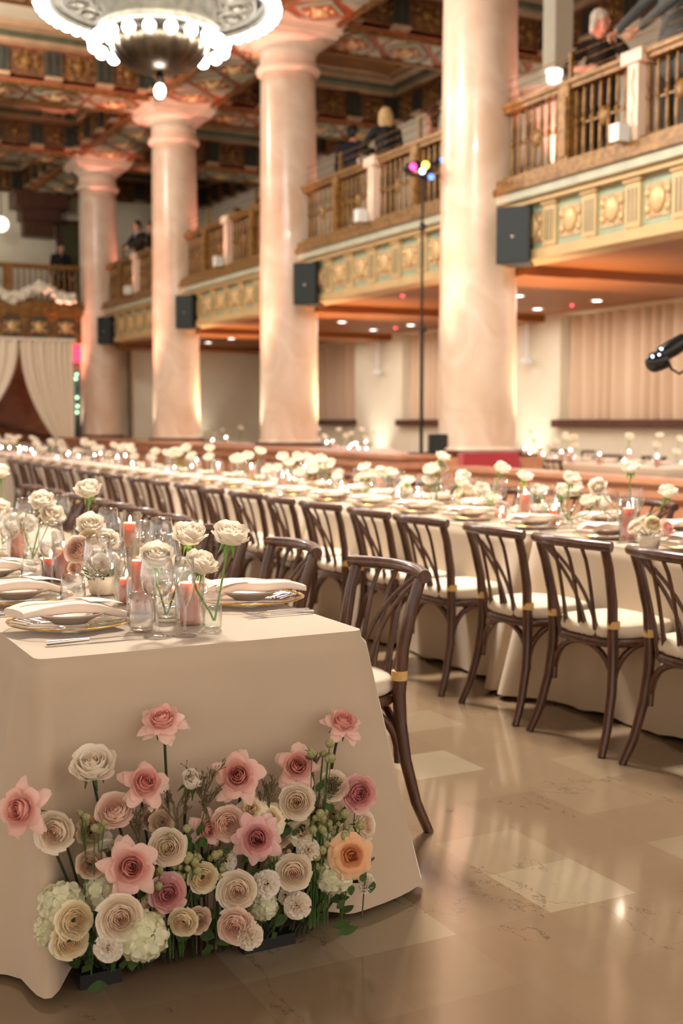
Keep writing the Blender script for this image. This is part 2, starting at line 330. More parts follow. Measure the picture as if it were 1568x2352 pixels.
# upper ceiling: beams + coffers
BW = .62
def soffit_orn(mb, P, D, L, w):
    D = V(D); N = V((D.y, -D.x, 0)); z = BZ-.004
    def quad(pts, dz, mi):
        vs = [V(P)+D*a+N*b+V((0, 0, -dz)) for a, b in pts]; n = len(vs)
        vs2 = [v+V((0, 0, dz+.004)) for v in vs]
        mb.add(vs+vs2, [tuple(range(n)), tuple(range(2*n-1, n-1, -1))]+[(i, n+i, n+(i+1) % n, (i+1) % n) for i in range(n)], mi)
    for sgn in (-1, 1):
        quad([(0, sgn*(w-.02)), (L, sgn*(w-.02)), (L, sgn*(w-.11)), (0, sgn*(w-.11))], .05, 2)
    k = max(1, round(L/1.05)); st = L/k
    for i in range(k):
        c = (i+.5)*st; a = st*.40; b = w*.66
        quad([(c-a, 0), (c, -b), (c+a, 0), (c, b)], .035, 3); quad([(c-a*.78, 0), (c, -b*.78), (c+a*.78, 0), (c, b*.78)], .05, 4)
        mb.ball(V(P)+D*c+V((0, 0, -.05)), (.13, .13, .07), 10, 5)
        for q in range(6): mb.ball(V(P)+D*(c+.19*cos(q*pi/3))+N*(.17*sin(q*pi/3))+V((0, 0, -.04)), (.055, .055, .04), 6, 5)
        e = i*st
        quad([(e+.04, -w*.75), (e+a*.75, -w*.75), (e+.04, -w*.16)], .03, 6); quad([(e+.04, w*.75), (e+a*.75, w*.75), (e+.04, w*.16)], .03, 6)
        e = (i+1)*st
        quad([(e-.04, -w*.75), (e-a*.75, -w*.75), (e-.04, -w*.16)], .03, 6); quad([(e-.04, w*.75), (e-a*.75, w*.75), (e-.04, w*.16)], .03, 6)
BM = ['beam_red', 'beam_brown', 'gilt_dark', 'mint', 'beam_red', 'boss_gold', 'pale_green']
BYS = [COLY[0]-2*BAY, COLY[0]-BAY]+COLY
mb = MB().box((CX_-BW, -2, BZ), (CX_+BW, 33, BZ+.15), 0)
y = -2
for a, b in zip([-2]+[q+BW for q in BYS], [q-BW for q in BYS]+[33]):
    if b > a+.3: soffit_orn(mb, (CX_, a, BZ), (0, 1, 0), b-a, BW)
struct('trim_3', mb, BM)
for i, y in enumerate(BYS[1:]):
    mb = MB().box((.1, y-BW, BZ), (CX_-BW, y+BW, BZ+.15), 0).box((CX_+BW, y-BW, BZ), (WX, y+BW, BZ+.15), 0)
    soffit_orn(mb, (.8, y, BZ), (1, 0, 0), CX_-BW-.8, BW); soffit_orn(mb, (CX_+BW, y, BZ), (1, 0, 0), WX-CX_-BW, BW)
    struct('trim_%d' % (i+4), mb, BM)
struct('trim_10', MB().box((-.3, -2, BZ), (.8, 33, BZ+.15)), BM)
def coffer(mb, x0, x1, y0, y1):
    prof = [(0, BZ+.05, 0), (0, BZ+.1, 0), (.05, BZ+.1, 1), (.05, BZ+.58, 0), (-.0, BZ+.58, 0), (.02, BZ+.62, 2), (.1, BZ+.66, 2), (.1, BZ+.72, 3), (.15, BZ+.77, 3), (.15, BZ+.82, 2), (.24, BZ+.85, 4), (.34, BZ+.86, 2), (.34, BZ+.92, 2), (.38, BZ+.95, 4)]
    pv = None
    def rect(d, z): return [V((x0+d, y0+d, z)), V((x1-d, y0+d, z)), V((x1-d, y1-d, z)), V((x0+d, y1-d, z))]
    for k in range(len(prof)-1):
        a = rect(prof[k][0], prof[k][1]); b = rect(prof[k+1][0], prof[k+1][1])
        mb.add(a+b, [(i, (i+1) % 4, 4+(i+1) % 4, 4+i) for i in range(4)], prof[k][2])
    mb.add(rect(.38, BZ+.95), [(3, 2, 1, 0)], 5)
    mb.box((x0+.05, y0+.05, BZ+.96), (x1-.05, y1-.05, BZ+1.1), 5)
    def side(A, B, N):
        A, B, N = V(A), V(B), V(N); L = (B-A).length; D = (B-A)/L; k = max(2, round(L/.95)); st = L/k
        for i in range(k+1):
            c = A+D*min(max(i*st, .16), L-.16)
            def bx(w, z0, z1, o, mi):
                p = c-D*w; q = c+D*w+N*(.05+o)
                mb.box((min(p.x, q.x), min(p.y, q.y), z0), (max(p.x, q.x), max(p.y, q.y), z1), mi)
            bx(.15, BZ+.14, BZ+.56, .05, 6)
            for q in (-.07, .07):
                e = c; c = c+D*q; bx(.015, BZ+.16, BZ+.54, .053, 8); c = e
            bx(.15, BZ+.05, BZ+.11, .1, 4)
            if i < k:
                c = c+D*(st/2 if 0 < i < k-1 else st/2)
                R = Matrix((D, N, V((0, 0, 1)))).transposed().to_3x3()
                mb.ball(c+N*.06+V((0, 0, BZ+.36)), (.1, .05, .1), 8, 7, R)
                for q in range(6): mb.ball(c+N*.06+D*(.2*cos(q*pi/3+.5))+V((0, 0, BZ+.36+.14*sin(q*pi/3+.5))), (.05, .04, .04), 6, 7, R)
    side((x0, y1, 0), (x1, y1, 0), (0, -1, 0)); side((x0, y0, 0), (x1, y0, 0), (0, 1, 0)); side((x1, y0, 0), (x1, y1, 0), (-1, 0, 0)); side((x0, y0, 0), (x0, y1, 0), (1, 0, 0))
CM = ['beam_red', 'frieze_brown', 'beam_tan', 'coffer_green', 'beam_tan', 'coffer_flat', 'triglyph', 'gilt_rail', 'dark_bronze']
mb = MB()
ye = [-2]+[q for y in BYS for q in (y-BW, y+BW)]+[33]
mb = MB(); mb2 = MB()
for a, b in zip(ye[0::2], ye[1::2]):
    if b-a > 1: coffer(mb, .8, CX_-BW, a, b); coffer(mb2, CX_+BW, WX, a, b)
struct('ceiling', mb, CM); CM2 = list(CM); CM2[5] = 'beam_brown'; struct('ceiling_side', mb2, CM2)
struct('ceiling_outer', MB().box((-14, -9, BZ+.4), (-.3, 34, BZ+.6)), 'coffer_flat')
# corbel at the far end of the long beam
mb = MB().box((7.0, 32.1, 6.9), (8.4, 33, BZ), 0).box((7.2, 32.35, 6.6), (8.25, 33, 6.92), 0).box((7.3, 32.6, 6.2), (8.1, 33, 6.62), 1)
struct('trim_11', mb, ['dark_wood', 'dark_wood'])
# ---------------------------------------------------------------- columns
def column_root():
    r = thing('column', '', 'column')
    k = 24; prof = []
    for i in range(k+1):
        u = i/k; prof.append((.457-.03*u**1.8, .02+5.66*u))
    MB().lathe([(.5, 0), (.5, .03), (.457, .05)]+[(a, b+.04) for a, b in prof], 48).build('shaft', 'marble_column', r)
    MB().lathe([(.43, 5.68), (.485, 5.7), (.5, 5.74), (.485, 5.79), (.435, 5.82), (.435, 6.02), (.46, 6.03), (.47, 6.06), (.55, 6.13), (.6, 6.17), (.6, 6.19)], 48).box((-.58, -.58, 6.16), (.58, .58, 6.22), 0).box((-.63, -.63, 6.22), (.63, .63, 6.34), 0).box((-.68, -.68, 6.34), (.68, .68, 6.378), 0).build('capital', 'column_plaster', r)
    MB().box((-.5, -.5, -.06), (.5, .5, -.03)).lathe([(.53, -.03), (.55, -.01), (.53, .015)], 40).build('plinth', 'plinth', r)
    return r
ck = Kit(column_root())
for i, y in enumerate([COLY[0], COLY[1], COLY[2], COLY[3]]):
    ck.put(loc=(CX_, y, .95), label=('nearest, widest cream marble column, its capital above the photo edge', 'cream marble column with pink lit capital, second nearest', 'cream marble column with pink lit capital, third from the nearest', 'farthest and slimmest marble column, pinkish, beside the draped stage')[i], group='marble columns carrying the gallery')
# ---------------------------------------------------------------- podium, partition
mb = MB()
def wall_x(mb, x0, x1, y0, y1, h, cap=.05):
    mb.box((x0, y0, 0), (x1, y1, h-.16), 0); mb.box((x0-.05, y0-.05, h-.16), (x1+.05, y1+.05, h-.045), 0); mb.box((x0-.09, y0-.09, h-.045), (x1+.09, y1+.09, h), 1)
    mb.box((x0-.02, y0-.02, 0), (x1+.02, y1+.02, .12), 1)
wall_x(mb, 6.9, 7.75, 11.85, 27.3, .92)
y = 12.1
while y < 27: mb.box((6.87, y, .18), (6.9, y+.9, .64), 1); mb.box((6.86, y+.06, .24), (6.89, y+.84, .58), 0); y += 1.06
mb.box((7.0, 11.82, .18), (7.65, 11.85, .64), 1)
mb.box((7.7, 12.6, 0), (8.8, 27.3, .84), 0)
for q in COLY: mb.box((7.4, q-.56, .3), (8.56, q+.56, .885), 1)
tag(mb.build('wooden_counter', ['partition_wood', 'partition_wood']), 'long salmon brown wooden counter beneath the marble columns', 'counter')
MB().box((7.36, 11.3, 0), (8.12, 11.42, .95)).box((7.36, 11.1, .36), (8.12, 11.32, .46)).box((7.4, 11.12, 0), (8.08, 11.3, .36)).build('x', 'red_velvet').name = 'bench'
tag(bpy.data.objects['bench'], 'red velvet bench at the foot of the nearest marble column', 'bench')
mb = MB(); wall_x(mb, 6.78, 6.92, 3.4, 10.45, .84); y = 3.6
while y < 10.2: mb.box((6.76, y, .18), (6.78, y+.9, .62), 1); mb.box((6.75, y+.06, .24), (6.77, y+.84, .56), 0); y += 1.05
tag(mb.build('partition', ['partition_wood', 'partition_wood']), 'low wooden partition with flat cap behind the right hand table', 'partition')
# ---------------------------------------------------------------- balustrade
def baluster_mesh():
    return MB().lathe([(.016, 0), (.016, .02), (.024, .06), (.019, .3), (.015, .36), (.03, .385), (.032, .4), (.03, .415), (.015, .44), (.024, .5), (.015, .74), (.015, .78)], 8).mesh('baluster', 'gilt_rail')
BALM = baluster_mesh()
def balustrade(label, P, D, L, zones, pinks, parts=('gilt_rail', 'beam_red'), tall=True):
    r = thing('balustrade', label, 'railing', P, atan2(D[1], D[0]), 'gilded balustrades of the gallery')
    MB().box((0, -.09, 0), (L, .09, .07)).build('bottom_rail', 'gilt_rail', r)
    MB().box((0, -.08, .79), (L, .08, .85)).box((0, -.11, .84), (L, .11, .885)).build('handrail', 'gilt_rail', r)
    for q in zones: MB().box((q-.09, -.1, 0), (q+.09, .1, .84)).box((q-.06, -.12, .1), (q+.06, .12, .72)).build('newel_post', 'gilt_rail', r)
    for q in pinks:
        MB().box((q-.075, -.12, .0), (q+.075, .1, .8), 0).box((q-.15, -.15, .78), (q+.15, .13, .9), 0).tube([(q+.02*sin(k*1.3), -.125, .06+k*.06) for k in range(12)], .02, 6, 0).build('ornate_post', 'column_plaster', r)
    stops = sorted([0]+list(zones)+list(pinks)+[L])
    for a, b in zip(stops, stops[1:]):
        n = max(1, int((b-a-.2)/.125)); st = (b-a-.2)/n
        for i in range(n+1 if (b-a) > .4 else 0):
            o = link('baluster', BALM, r); o.location = (a+.1+i*st, 0, .05)
        if b-a > .6:
            m = (a+b)/2; MB().ball((m, -.01, .42), (.075, .035, .1), 14).box((m-.3, -.008, .41), (m+.3, .008, .43)).build('medallion', 'gilt_rail', r)
    if tall:
        for q in zones: MB().box((q-.02, -.02, .88), (q+.02, .02, 1.2)).build('wire_post', 'gilt_rail', r)
        for z in (.97, 1.07, 1.17): MB().tube([(0, 0, z), (L, 0, z)], .005, 6).build('guard_wire', 'gilt_dark', r)
    return r
BZ0 = 4.0
for i, y in enumerate([COLY[0]-BAY]+COLY[:3]):
    L = BAY-.8
    balustrade(('gilded balustrade at the upper right, below the white haired woman', 'gilded balustrade between the two nearest columns', 'gilded balustrade between second and third nearest columns', 'gilded balustrade between the two farthest columns')[i], (CX_+.12, y+.4+L, BZ0), (0, -1), L, [1.15, L-1.15], [L/2])
balustrade('far end gallery balustrade above the draped stage', (1.0, 28.05, BZ0), (1, 0), 6.55, [1.5, 4.9], [5.55-1.75, ], tall=False)
# little uplights on the ledge
def uplight_root():
    r = thing('uplight', '', 'light'); MB().box((-.07, -.07, 0), (.07, .07, .17)).build('housing', 'white_plastic', r); MB().lathe([(.045, 0), (.045, .004)], 16, 0, (0, 0, .171)).build('lens', 'led_pink', r); return r
uk = Kit(uplight_root())
for i, y in enumerate([9.33, 14.67, 20.0, 25.33]):
    uk.put(loc=(CX_-.13, y+.03, 4.02), label='small white uplight on the gallery ledge, %s from the photographer' % ORD[i], group='uplights on the gallery ledge')
    spot('uplight_beam', (CX_-.13, y, 4.22), (CX_+.04, y, 5.0), 4, (1, .34, .26), 80)
# ---------------------------------------------------------------- speakers
def speaker_root():
    r = thing('loudspeaker', '', 'loudspeaker')
    mb = MB(); w, d, h = .19, .2, .31
    mb.add([(-w, -d, -h), (w, -d, -h), (w*.7, d, -h), (-w*.7, d, -h), (-w, -d, h), (w, -d, h), (w*.7, d, h), (-w*.7, d, h)], [(3, 2, 1, 0), (4, 5, 6, 7), (0, 1, 5, 4), (1, 2, 6, 5), (2, 3, 7, 6), (3, 0, 4, 7)])
    mb.build('cabinet', 'black_plastic', r)
    MB().box((-w+.015, -d-.012, -h+.015), (w-.015, -d, h-.015)).build('grille', 'grille', r)
    MB().lathe([(.022, 0), (.022, .004)], 12, 0, (0, -d-.012, -.02), Matrix.Rotation(pi/2, 3, 'X')).build('badge', 'silver', r)
    MB().box((-.03, d, -.05), (.03, d+.12, .05)).box((-.06, d+.1, -.15), (.06, d+.13, .15)).build('bracket', 'black_plastic', r); return r
sk = Kit(speaker_root())
for i, y in enumerate(COLY):
    sk.put(loc=(CX_-.0, y-.79, 3.36), rz=-.9, label=('largest black loudspeaker, on the nearest marble column', 'black loudspeaker on the second nearest marble column', 'black loudspeaker on the third nearest marble column', 'smallest black loudspeaker, on the farthest marble column')[i], group='loudspeakers on the columns')
mb = MB().box((-.11, -.1, 0), (.11, .1, .23)).box((-.09, -.12, .01), (.09, -.1, .21)); o = mb.build('monitor_speaker', 'black_plastic'); o.location = (7.45, 12.25, .86); o.rotation_euler = (0, 0, -.4); tag(o, 'small black speaker standing on the wooden counter by the nearest column', 'loudspeaker')
o.location = at(1006, 1032, z=.93); q = at(1006, 1032, X=7.5); o.location = (q.x, q.y, .92)
# effect light on a pole
pb = at(967, 1030, X=7.35); r = thing('effect_light', 'tall thin light stand with coloured effect light on the counter', 'light', (pb.x, pb.y, .92))
MB().tube([(0, 0, 0), (0, 0, 1.5)], .022, 8).tube([(0, 0, 1.4), (0, 0, 3.2)], .015, 8).lathe([(.16, 0), (.16, .015)], 20).build('pole', 'metal_black', r)
for z in (1.4, 2.6): MB().tube([(0, 0, z), (0, 0, z+.09)], .03, 8).ball((.05, 0, z+.05), .02).build('clamp', 'metal_black', r)
HZ = 3.2-3.88
hd = MB().ball((-.05, 0, 3.98+HZ), (.2, .16, .09), 16).box((-.03, -.03, 3.86+HZ), (.03, .03, 3.98+HZ)).tube([(.05, 0, 4.0+HZ), (.22, -.02, 4.1+HZ)], .025, 8).build('lamp_head', 'metal_black', r)
for p, m_, s_ in (((-.2, -.12, 3.98), 'led_pink', .04), ((-.1, -.16, 3.93), 'led_white', .035), ((-.06, -.16, 4.0), 'led_yellow', .045), ((.03, -.14, 3.88), 'led_blue', .035), ((.24, -.04, 4.11), 'led_blue', .03)): MB().ball(V(p)+V((0, 0, HZ)), s_, 10).build('lens', m_, hd)
# black fixture at right edge
bo = at(1522, 820, X=5.0); r = thing('studio_light', 'glossy black light fixture on an arm at the right photo edge', 'light', tuple(bo))
rt = V((cos(PSI), -sin(PSI), 0)); up = V((0, 0, 1)); fw = V((sin(PSI), cos(PSI), 0))
def PL(a, b, c=0): return rt*a+up*b+fw*c
MB().tube([PL(-.055, -.035), PL(-.045, -.03), PL(.02, -.012)], [.052, .062, .055], 14).ball(PL(-.045, -.03), .062, 14).build('lamp_head', 'black_gloss', r)
MB().tube([PL(.0, .02), PL(.05, .05), PL(.13, .1)], [.05, .055, .05], 14).ball(PL(0, .02), .052, 14).build('body', 'black_gloss', r)
MB().tube([PL(.03, -.02), PL(.05, -.07), PL(.1, -.1), PL(.16, -.06)], .008, 6).build('yoke', 'metal_black', r)
MB().tube([PL(.1, .08), PL(.32, .16), PL(.36, .1)], .018, 8).tube([PL(.36, .13), PL(.36, -bo.z)], .016, 8).lathe([(.2, -bo.z+.0), (.2, -bo.z+.02)], 20, 0, PL(.36, 0)).build('stand', 'metal_black', r)
for p in (PL(-.075, 0, -.05), PL(-.02, .045, -.04), PL(-.035, .01, -.045)): MB().ball(p, .008, 8).build('lens', 'led_white', r)
# ---------------------------------------------------------------- downlights in the gallery ceiling
def down_root():
    r = thing('downlight', '', 'ceiling light'); MB().lathe([(.1, 0), (.1, -.012), (.075, -.012), (.075, 0)], 20).build('trim_ring', 'white_plastic', r); MB().lathe([(.073, -.006), (.073, -.01)], 20).build('diffuser', 'downlight_glow', r); return r
dk = Kit(down_root())
for i, (x, y) in enumerate([(1234, 710), (1370, 691), (1190, 680), (785, 740), (943, 747), (857, 758), (478, 787), (531, 778)]):
    p = at(x, y, z=SOF-.01); dk.put(loc=(p.x, p.y, SOF), label='round recessed ceiling light, %s' % ('left of the pair right of the nearest column', 'rightmost under the gallery', 'touching the right edge of nearest column', 'leftmost between second and nearest column', 'right one between second and nearest column', 'lowest between second and nearest column', 'left of the pair between third and second column', 'right of the pair between third and second column')[i], group='recessed lights under the gallery')
for i, (x, y) in enumerate([(762, 172), (813, 180)]):
    p = at(x, y, z=BZ+.94); dk.put(loc=(p.x, p.y, BZ+.945), label='recessed ceiling light high beside the second column, %s of two' % ('left', 'right')[i], group='recessed lights in the side coffer', scale=1.5)
for i, (x, y) in enumerate([(1313, 700), (924, 678), (908, 752)]):
    p = at(x, y, z=SOF-.02); o = MB().lathe([(.05, 0), (.05, .02)], 16).build('smoke_detector', 'white_plastic'); o.location = (p.x, p.y, SOF-.02); tag(o, 'small ceiling detector with red dot, %s' % ('right of the nearest column', 'upper one left of the nearest column', 'lower one left of the nearest column')[i], 'detector', 'ceiling detectors'); MB().ball((0, 0, -.008), .022, 8).build('indicator_light', 'red_led', o)
# sconces
def sconce_root():
    r = thing('hanging_lamp', '', 'lamp'); MB().tube([(0, 0, .1), (0, 0, .78)], .03, 8).build('conduit', 'white_plastic', r); MB().lathe([(.06, .1), (.1, .06), (.13, 0)], 20).build('lamp_shade', 'white_plastic', r); MB().lathe([(.12, .001), (.12, .006)], 20).build('diffuser', 'globe', r); return r
k_ = Kit(sconce_root())
k_.put(loc=(12.45, 17.15, 2.3), label='hanging lamp on the wall pier right of the nearest column', group='hanging wall lamps'); k_.put(loc=(12.45, 22.5, 2.3), label='hanging lamp on the wall pier between the second and nearest column', group='hanging wall lamps')
# ---------------------------------------------------------------- stage drapes
def drape(label, xl, xr, tie_x, tie_z, sgn):
    def f(u, v):
        z = .62+2.52*v; k = max(0, (1-v)); w = k**2.2
        a = xl+(xr-xl)*u; b = tie_x+(u-.5)*.25
        x = a*(1-w)+b*w if sgn else a
        if not sgn: x = a*(1-w)+b*w
        return V((x, 27.35+.05*sin(u*2*pi*9+v)*(1-.5*w)+.02*sin(u*31), z))
    o = MB().grid(f, 130, 20).build('drape', 'voile'); tag(o, label, 'curtain', 'stage drapes'); return o
drape('sheer ivory stage drape gathered down to the right', 5.99, 7.2, 7.05, 1, 1)
drape('sheer ivory stage drape swept off the left photo edge', 3.9, 5.97, 4.2, 1, 0)
MB().box((3.6, 27.3, 3.1), (7.25, 27.4, 3.16)).build('x', 'voile').name = 'drape_rod'; tag(bpy.data.objects['drape_rod'], 'ivory covered rod holding the stage drapes', 'rod')
struct('wall_stage', MB().box((-2, 28.9, 0), (7.62, 29.1, 3.2), 0).box((-2, 27.9, 0), (6.9, 28.9, .55), 0), 'stage_wood')
MB().tube([(3.4, 28.4, 1.75), (5.2, 28.3, 1.35), (6.8, 28.2, .9)], .06, 8).build('x', 'dark_wood').name = 'stair_rail'; tag(bpy.data.objects['stair_rail'], 'dark sloping stair handrail on the stage wall', 'handrail')
a = at(182, 812, Y=28.3); o = MB().box((-.13, -.05, -.2), (.13, .05, .2)).build('exit_sign', 'red_sign'); o.location = a; tag(o, 'glowing red sign left of the farthest column', 'sign')
mb = MB().box((7.28, 28.5, 0), (7.62, 28.56, 2.5), 0); o = mb.build('cabinet_glass', 'teal_glass'); o.name = 'display_cabinet'; tag(o, 'dim teal glass panel with small lights beside the stage drape', 'cabinet')
for i, (x, y) in enumerate([(176, 860), (174, 870), (177, 913), (178, 933), (177, 947)]):
    q = at(x, y, Y=28.45); MB().ball(q, .03, 8).build('indicator_light', 'green_led', o)
# far wall upper windows, globe lamp
w = struct('window_4', MB().box((4.9, 32.9, 4.1), (6.6, 33.02, 6.9), 0), ['dark_wood']); MB().box((5.0, 32.88, 4.2), (6.5, 32.9, 6.8)).build('window_pane', 'window_glass', w)
d_ = struct('door_1', MB().box((8.25, 32.9, 4.1), (9.4, 33.02, 6.75), 0), ['dark_wood']); MB().box((8.4, 32.86, 4.2), (9.3, 32.9, 6.6)).build('door_panel', 'window_glass', d_)
o = MB().ball((0, 0, 0), .19, 20).build('globe_lamp', 'globe'); o.location = at(2, 515, Y=31.5); MB().tube([(0, 0, .17), (0, 0, 2)], .015, 6).build('lamp_rod', 'dark_bronze', o); tag(o, 'glowing white globe lamp at the left edge above the far gallery', 'lamp')
# garland on the far ledge
mb = MB(); r_ = random.Random(3)
for i in range(230):
    x = r_.uniform(3.5, 7.45); mb.ball((x, 27.86+r_.uniform(-.06, .05), 4.06+r_.uniform(0, .2)+(.12*sin(x*5)+.06)), r_.uniform(.05, .09), 7)
tag(mb.build('flower_garland', 'flower_mass'), 'white flower garland along the ledge of the far gallery', 'garland', kind='stuff')
# ---------------------------------------------------------------- chandelier
CC = V((4.08, 11.96, 5.5)); r = thing('chandelier', 'large round bronze chandelier ringed with glowing bulbs', 'chandelier', tuple(CC))
mb = MB().torus((0, 0, 0), 1.1, .035, 64, 6).torus((0, 0, .02), .97, .02, 64, 6).torus((0, 0, .05), .62, .03, 48, 6)
mb.lathe([(1.13, .03), (1.13, .09), (1.05, .1)], 64, caps=False); mb.build('outer_ring', 'bronze', r)
mb = MB()
for i in range(16):
    a = 2*pi*i/16; R = Matrix.Rotation(a, 3, 'Z')
    for rr_, s_ in ((.8, .13), ): mb.torus(R @ V((rr_, 0, .02)), s_, .016, 16, 5, rot=R); mb.ball(R @ V((rr_, 0, .0)), (.055, .055, .03), 10)
    mb.torus(R @ V((.9, .1, .02)), .055, .012, 12, 5); mb.torus(R @ V((.9, -.1, .02)), .055, .012, 12, 5); mb.torus(R @ V((.7, .09, .03)), .05, .012, 12, 5); mb.torus(R @ V((.7, -.09, .03)), .05, .012, 12, 5)
    b_ = a+pi/16; R = Matrix.Rotation(b_, 3, 'Z'); mb.tube([R @ V((.62, 0, .05)), R @ V((.75, .03, .01)), R @ V((.86, -.03, .0)), R @ V((.98, 0, .02))], .016, 6); mb.torus(R @ V((.78, 0, .01)), .04, .01, 10, 5)
mb.build('filigree', 'bronze', r)
MB().lathe([(1.12, .12), (.6, .22), (.3, .3), (.05, .3)], 48, caps=False).build('reflector_plate', 'bronze', r)
MB().lathe([(.6, .05), (.55, -.1), (.6, -.2), (.62, -.28), (.58, -.3), (.5, -.27)], 48, caps=False).torus((0, 0, -.12), .3, .04, 32, 6).lathe([(.3, -.1), (.2, 0), (.18, .3)], 32, caps=False).build('drum', 'bronze', r)
def bowl(u, v):
    a = 2*pi*u; rr_ = .49*sin(v*pi/2)**.8; rr_ *= 1+.03*cos(20*a)*v; return V((rr_*cos(a), rr_*sin(a), -.66+.3*(1-cos(v*pi/2))))
MB().grid(bowl, 120, 12, closed=True).torus((0, 0, -.37), .49, .02, 48, 6).lathe([(.02, -.78), (.05, -.74), (.03, -.66)], 16).build('bowl', 'dark_bronze', r)
MB().tube([(0, 0, .2), (0, 0, 2.75)], .03, 8).torus((0, 0, .9), .12, .02).build('rod', 'dark_bronze', r)
for i in range(4): MB().tube([(.95*cos(i*pi/2+.4), .95*sin(i*pi/2+.4), .08), (.05, 0, 1.6)], .012, 6).build('chain', 'dark_bronze', r)
BM_ = MB().ball((0, 0, 0), .062, 12).mesh('bulb', 'bulb')
for n_, rr_, z in ((50, 1.18, -.02), (20, .66, -.4), (14, .5, -.62)):
    if n_ == 14: continue
    for i in range(n_):
        a = 2*pi*(i+.5)/n_; o = link('bulb', BM_, r); o.location = (rr_*cos(a), rr_*sin(a), z)
o = link('bulb', BM_, r); o.location = (0, 0, -.84); o.scale = (.9, .9, 1.2)
# ---------------------------------------------------------------- chairs
def chair_root():
    r = thing('dining_chair', '', 'chair'); W = 'chair_wood'
    for s in (-1, 1):
        MB().tube([(s*.23, -.262, 0), (s*.214, -.222, .1), (s*.2, -.19, .24), (s*.19, -.177, .36), (s*.185, -.175, .45), (s*.19, -.185, .6), (s*.2, -.215, .74), (s*.205, -.24, .815)], [.016, .018, .02, .021, .022, .021, .02, .019], 10).build('leg', W, r)
        MB().tube([(s*.165, .175, .43), (s*.17, .185, .3), (s*.19, .215, .12), (s*.215, .255, 0)], [.019, .018, .016, .015], 10).build('leg', W, r)
        MB().tube([(s*.187, -.175, .497), (s*.187, -.175, .527)], .026, 10).build('tie', 'tie', r)
        MB().tube([(s*(.175+.01*cos(a)), -.172*cos(a), .23+.19*sin(a)**.8) for a in [pi*i/14 for i in range(15)]], .0135, 8).build('brace', W, r)
    def top(u): x = -.238+.476*u; return V((x, -.236-.06*(1-(2*u-1)**2)-.0, .828+.006*(1-(2*u-1)**2)))
    MB().tube([top(i/12) for i in range(13)], .0215, 12).build('top_rail', W, r)
    def ring(k, R_, z):
        pts = []
        for i in range(k):
            a = 2*pi*i/k; c, s = cos(a), sin(a); e = .62
            pts.append(V((R_*abs(c)**e*(1 if c > 0 else -1), R_*abs(s)**e*(1 if s > 0 else -1), z)))
        return pts
    mb = MB(); A = ring(40, .2, .415); B = ring(40, .21, .43); D_ = ring(40, .2, .447)
    mb.add(A+B+D_, [(i, (i+1) % 40, 40+(i+1) % 40, 40+i) for i in range(40)]+[(40+i, 40+(i+1) % 40, 80+(i+1) % 40, 80+i) for i in range(40)], 0, True); mb.add(A[::-1], [tuple(range(40))]); mb.add(D_, [tuple(range(40))]); mb.build('seat_frame', W, r)
    mb = MB(); L_ = [ring(40, .19, .45), ring(40, .2, .46), ring(40, .203, .475), ring(40, .2, .495), ring(40, .19, .505), ring(40, .1, .512)]
    mb.add(sum(L_, []), [(k*40+i, k*40+(i+1) % 40, (k+1)*40+(i+1) % 40, (k+1)*40+i) for k in range(5) for i in range(40)], 0, True); mb.add(L_[-1], [tuple(range(40))], 0, True); mb.build('cushion', 'cushion', r)
    for a, b in ((-.19, .19),):
        MB().tube([(-.19*cos(a), -.172, .23+.19*sin(a)**.8) for a in [pi*i/14 for i in range(15)]], .0135, 8).build('brace', W, r)
        MB().tube([(-.17*cos(a), .182, .23+.19*sin(a)**.8) for a in [pi*i/14 for i in range(15)]], .0135, 8).build('brace', W, r)
    def sp(x0, x1, p, w=.0078):
        pts = []
        for i in range(9):
            t_ = i/8; x = x0+(x1-x0)*(1-(1-t_)**p); z = .815-.375*t_
            yt = -.238-.05*(1-(x0/.23)**2); yb = -.178
            y = yt+(yb-yt)*(t_**.7)
            pts.append((x, y, z))
        MB().tube(pts, [w]*6+[w*1.15, w*1.5, w*1.8], 8).build('spindle', W, r)
    sp(-.07, -.09, 1.); sp(.02, .0, 1.); sp(.11, .09, 1.); sp(-.17, .03, 2.3); sp(-.125, .1, 2.3); sp(-.17, -.13, 1.5)
    return r
ch = Kit(chair_root())
def chair(x, y, face, label, group, jit=0):
    return ch.put(loc=(x, y, 0), rz=face+rnd.uniform(-jit, jit), label=label, group=group)
CHY = [3.27, 3.86, 4.40, 5.04, 5.56, 6.16, 6.70, 7.27, 7.84, 8.36, 8.98, 9.55, 10.2, 10.78, 11.2, 11.95, 12.5, 13.1, 13.72, 14.3]
for i, y in enumerate(CHY):
    lb = 'dark bentwood chair, %s from the right edge, aisle side of long right table' % ordn(i)
    chair(3.27, y, -pi/2+(.04 if i % 2 else -.05), lb, 'chairs along the aisle side of the right table', .03)
FGY = [3.43, 4.19, 4.86, 5.56, 6.03, 6.45, 6.85, 7.4, 8.0, 8.6]
for i, y in enumerate(FGY):
    chair(1.70, y, pi/2+.0, 'brown bentwood chair, %s from the camera along the right side of the front left table' % ordn(i), 'chairs on the right side of the front table', .03)
for i in range(12):
    chair(4.52, 3.5+i*.62, pi/2, 'bentwood chair behind the long right table, %s from the right photo edge' % ordn(i), 'chairs on the partition side of the right table', .05)
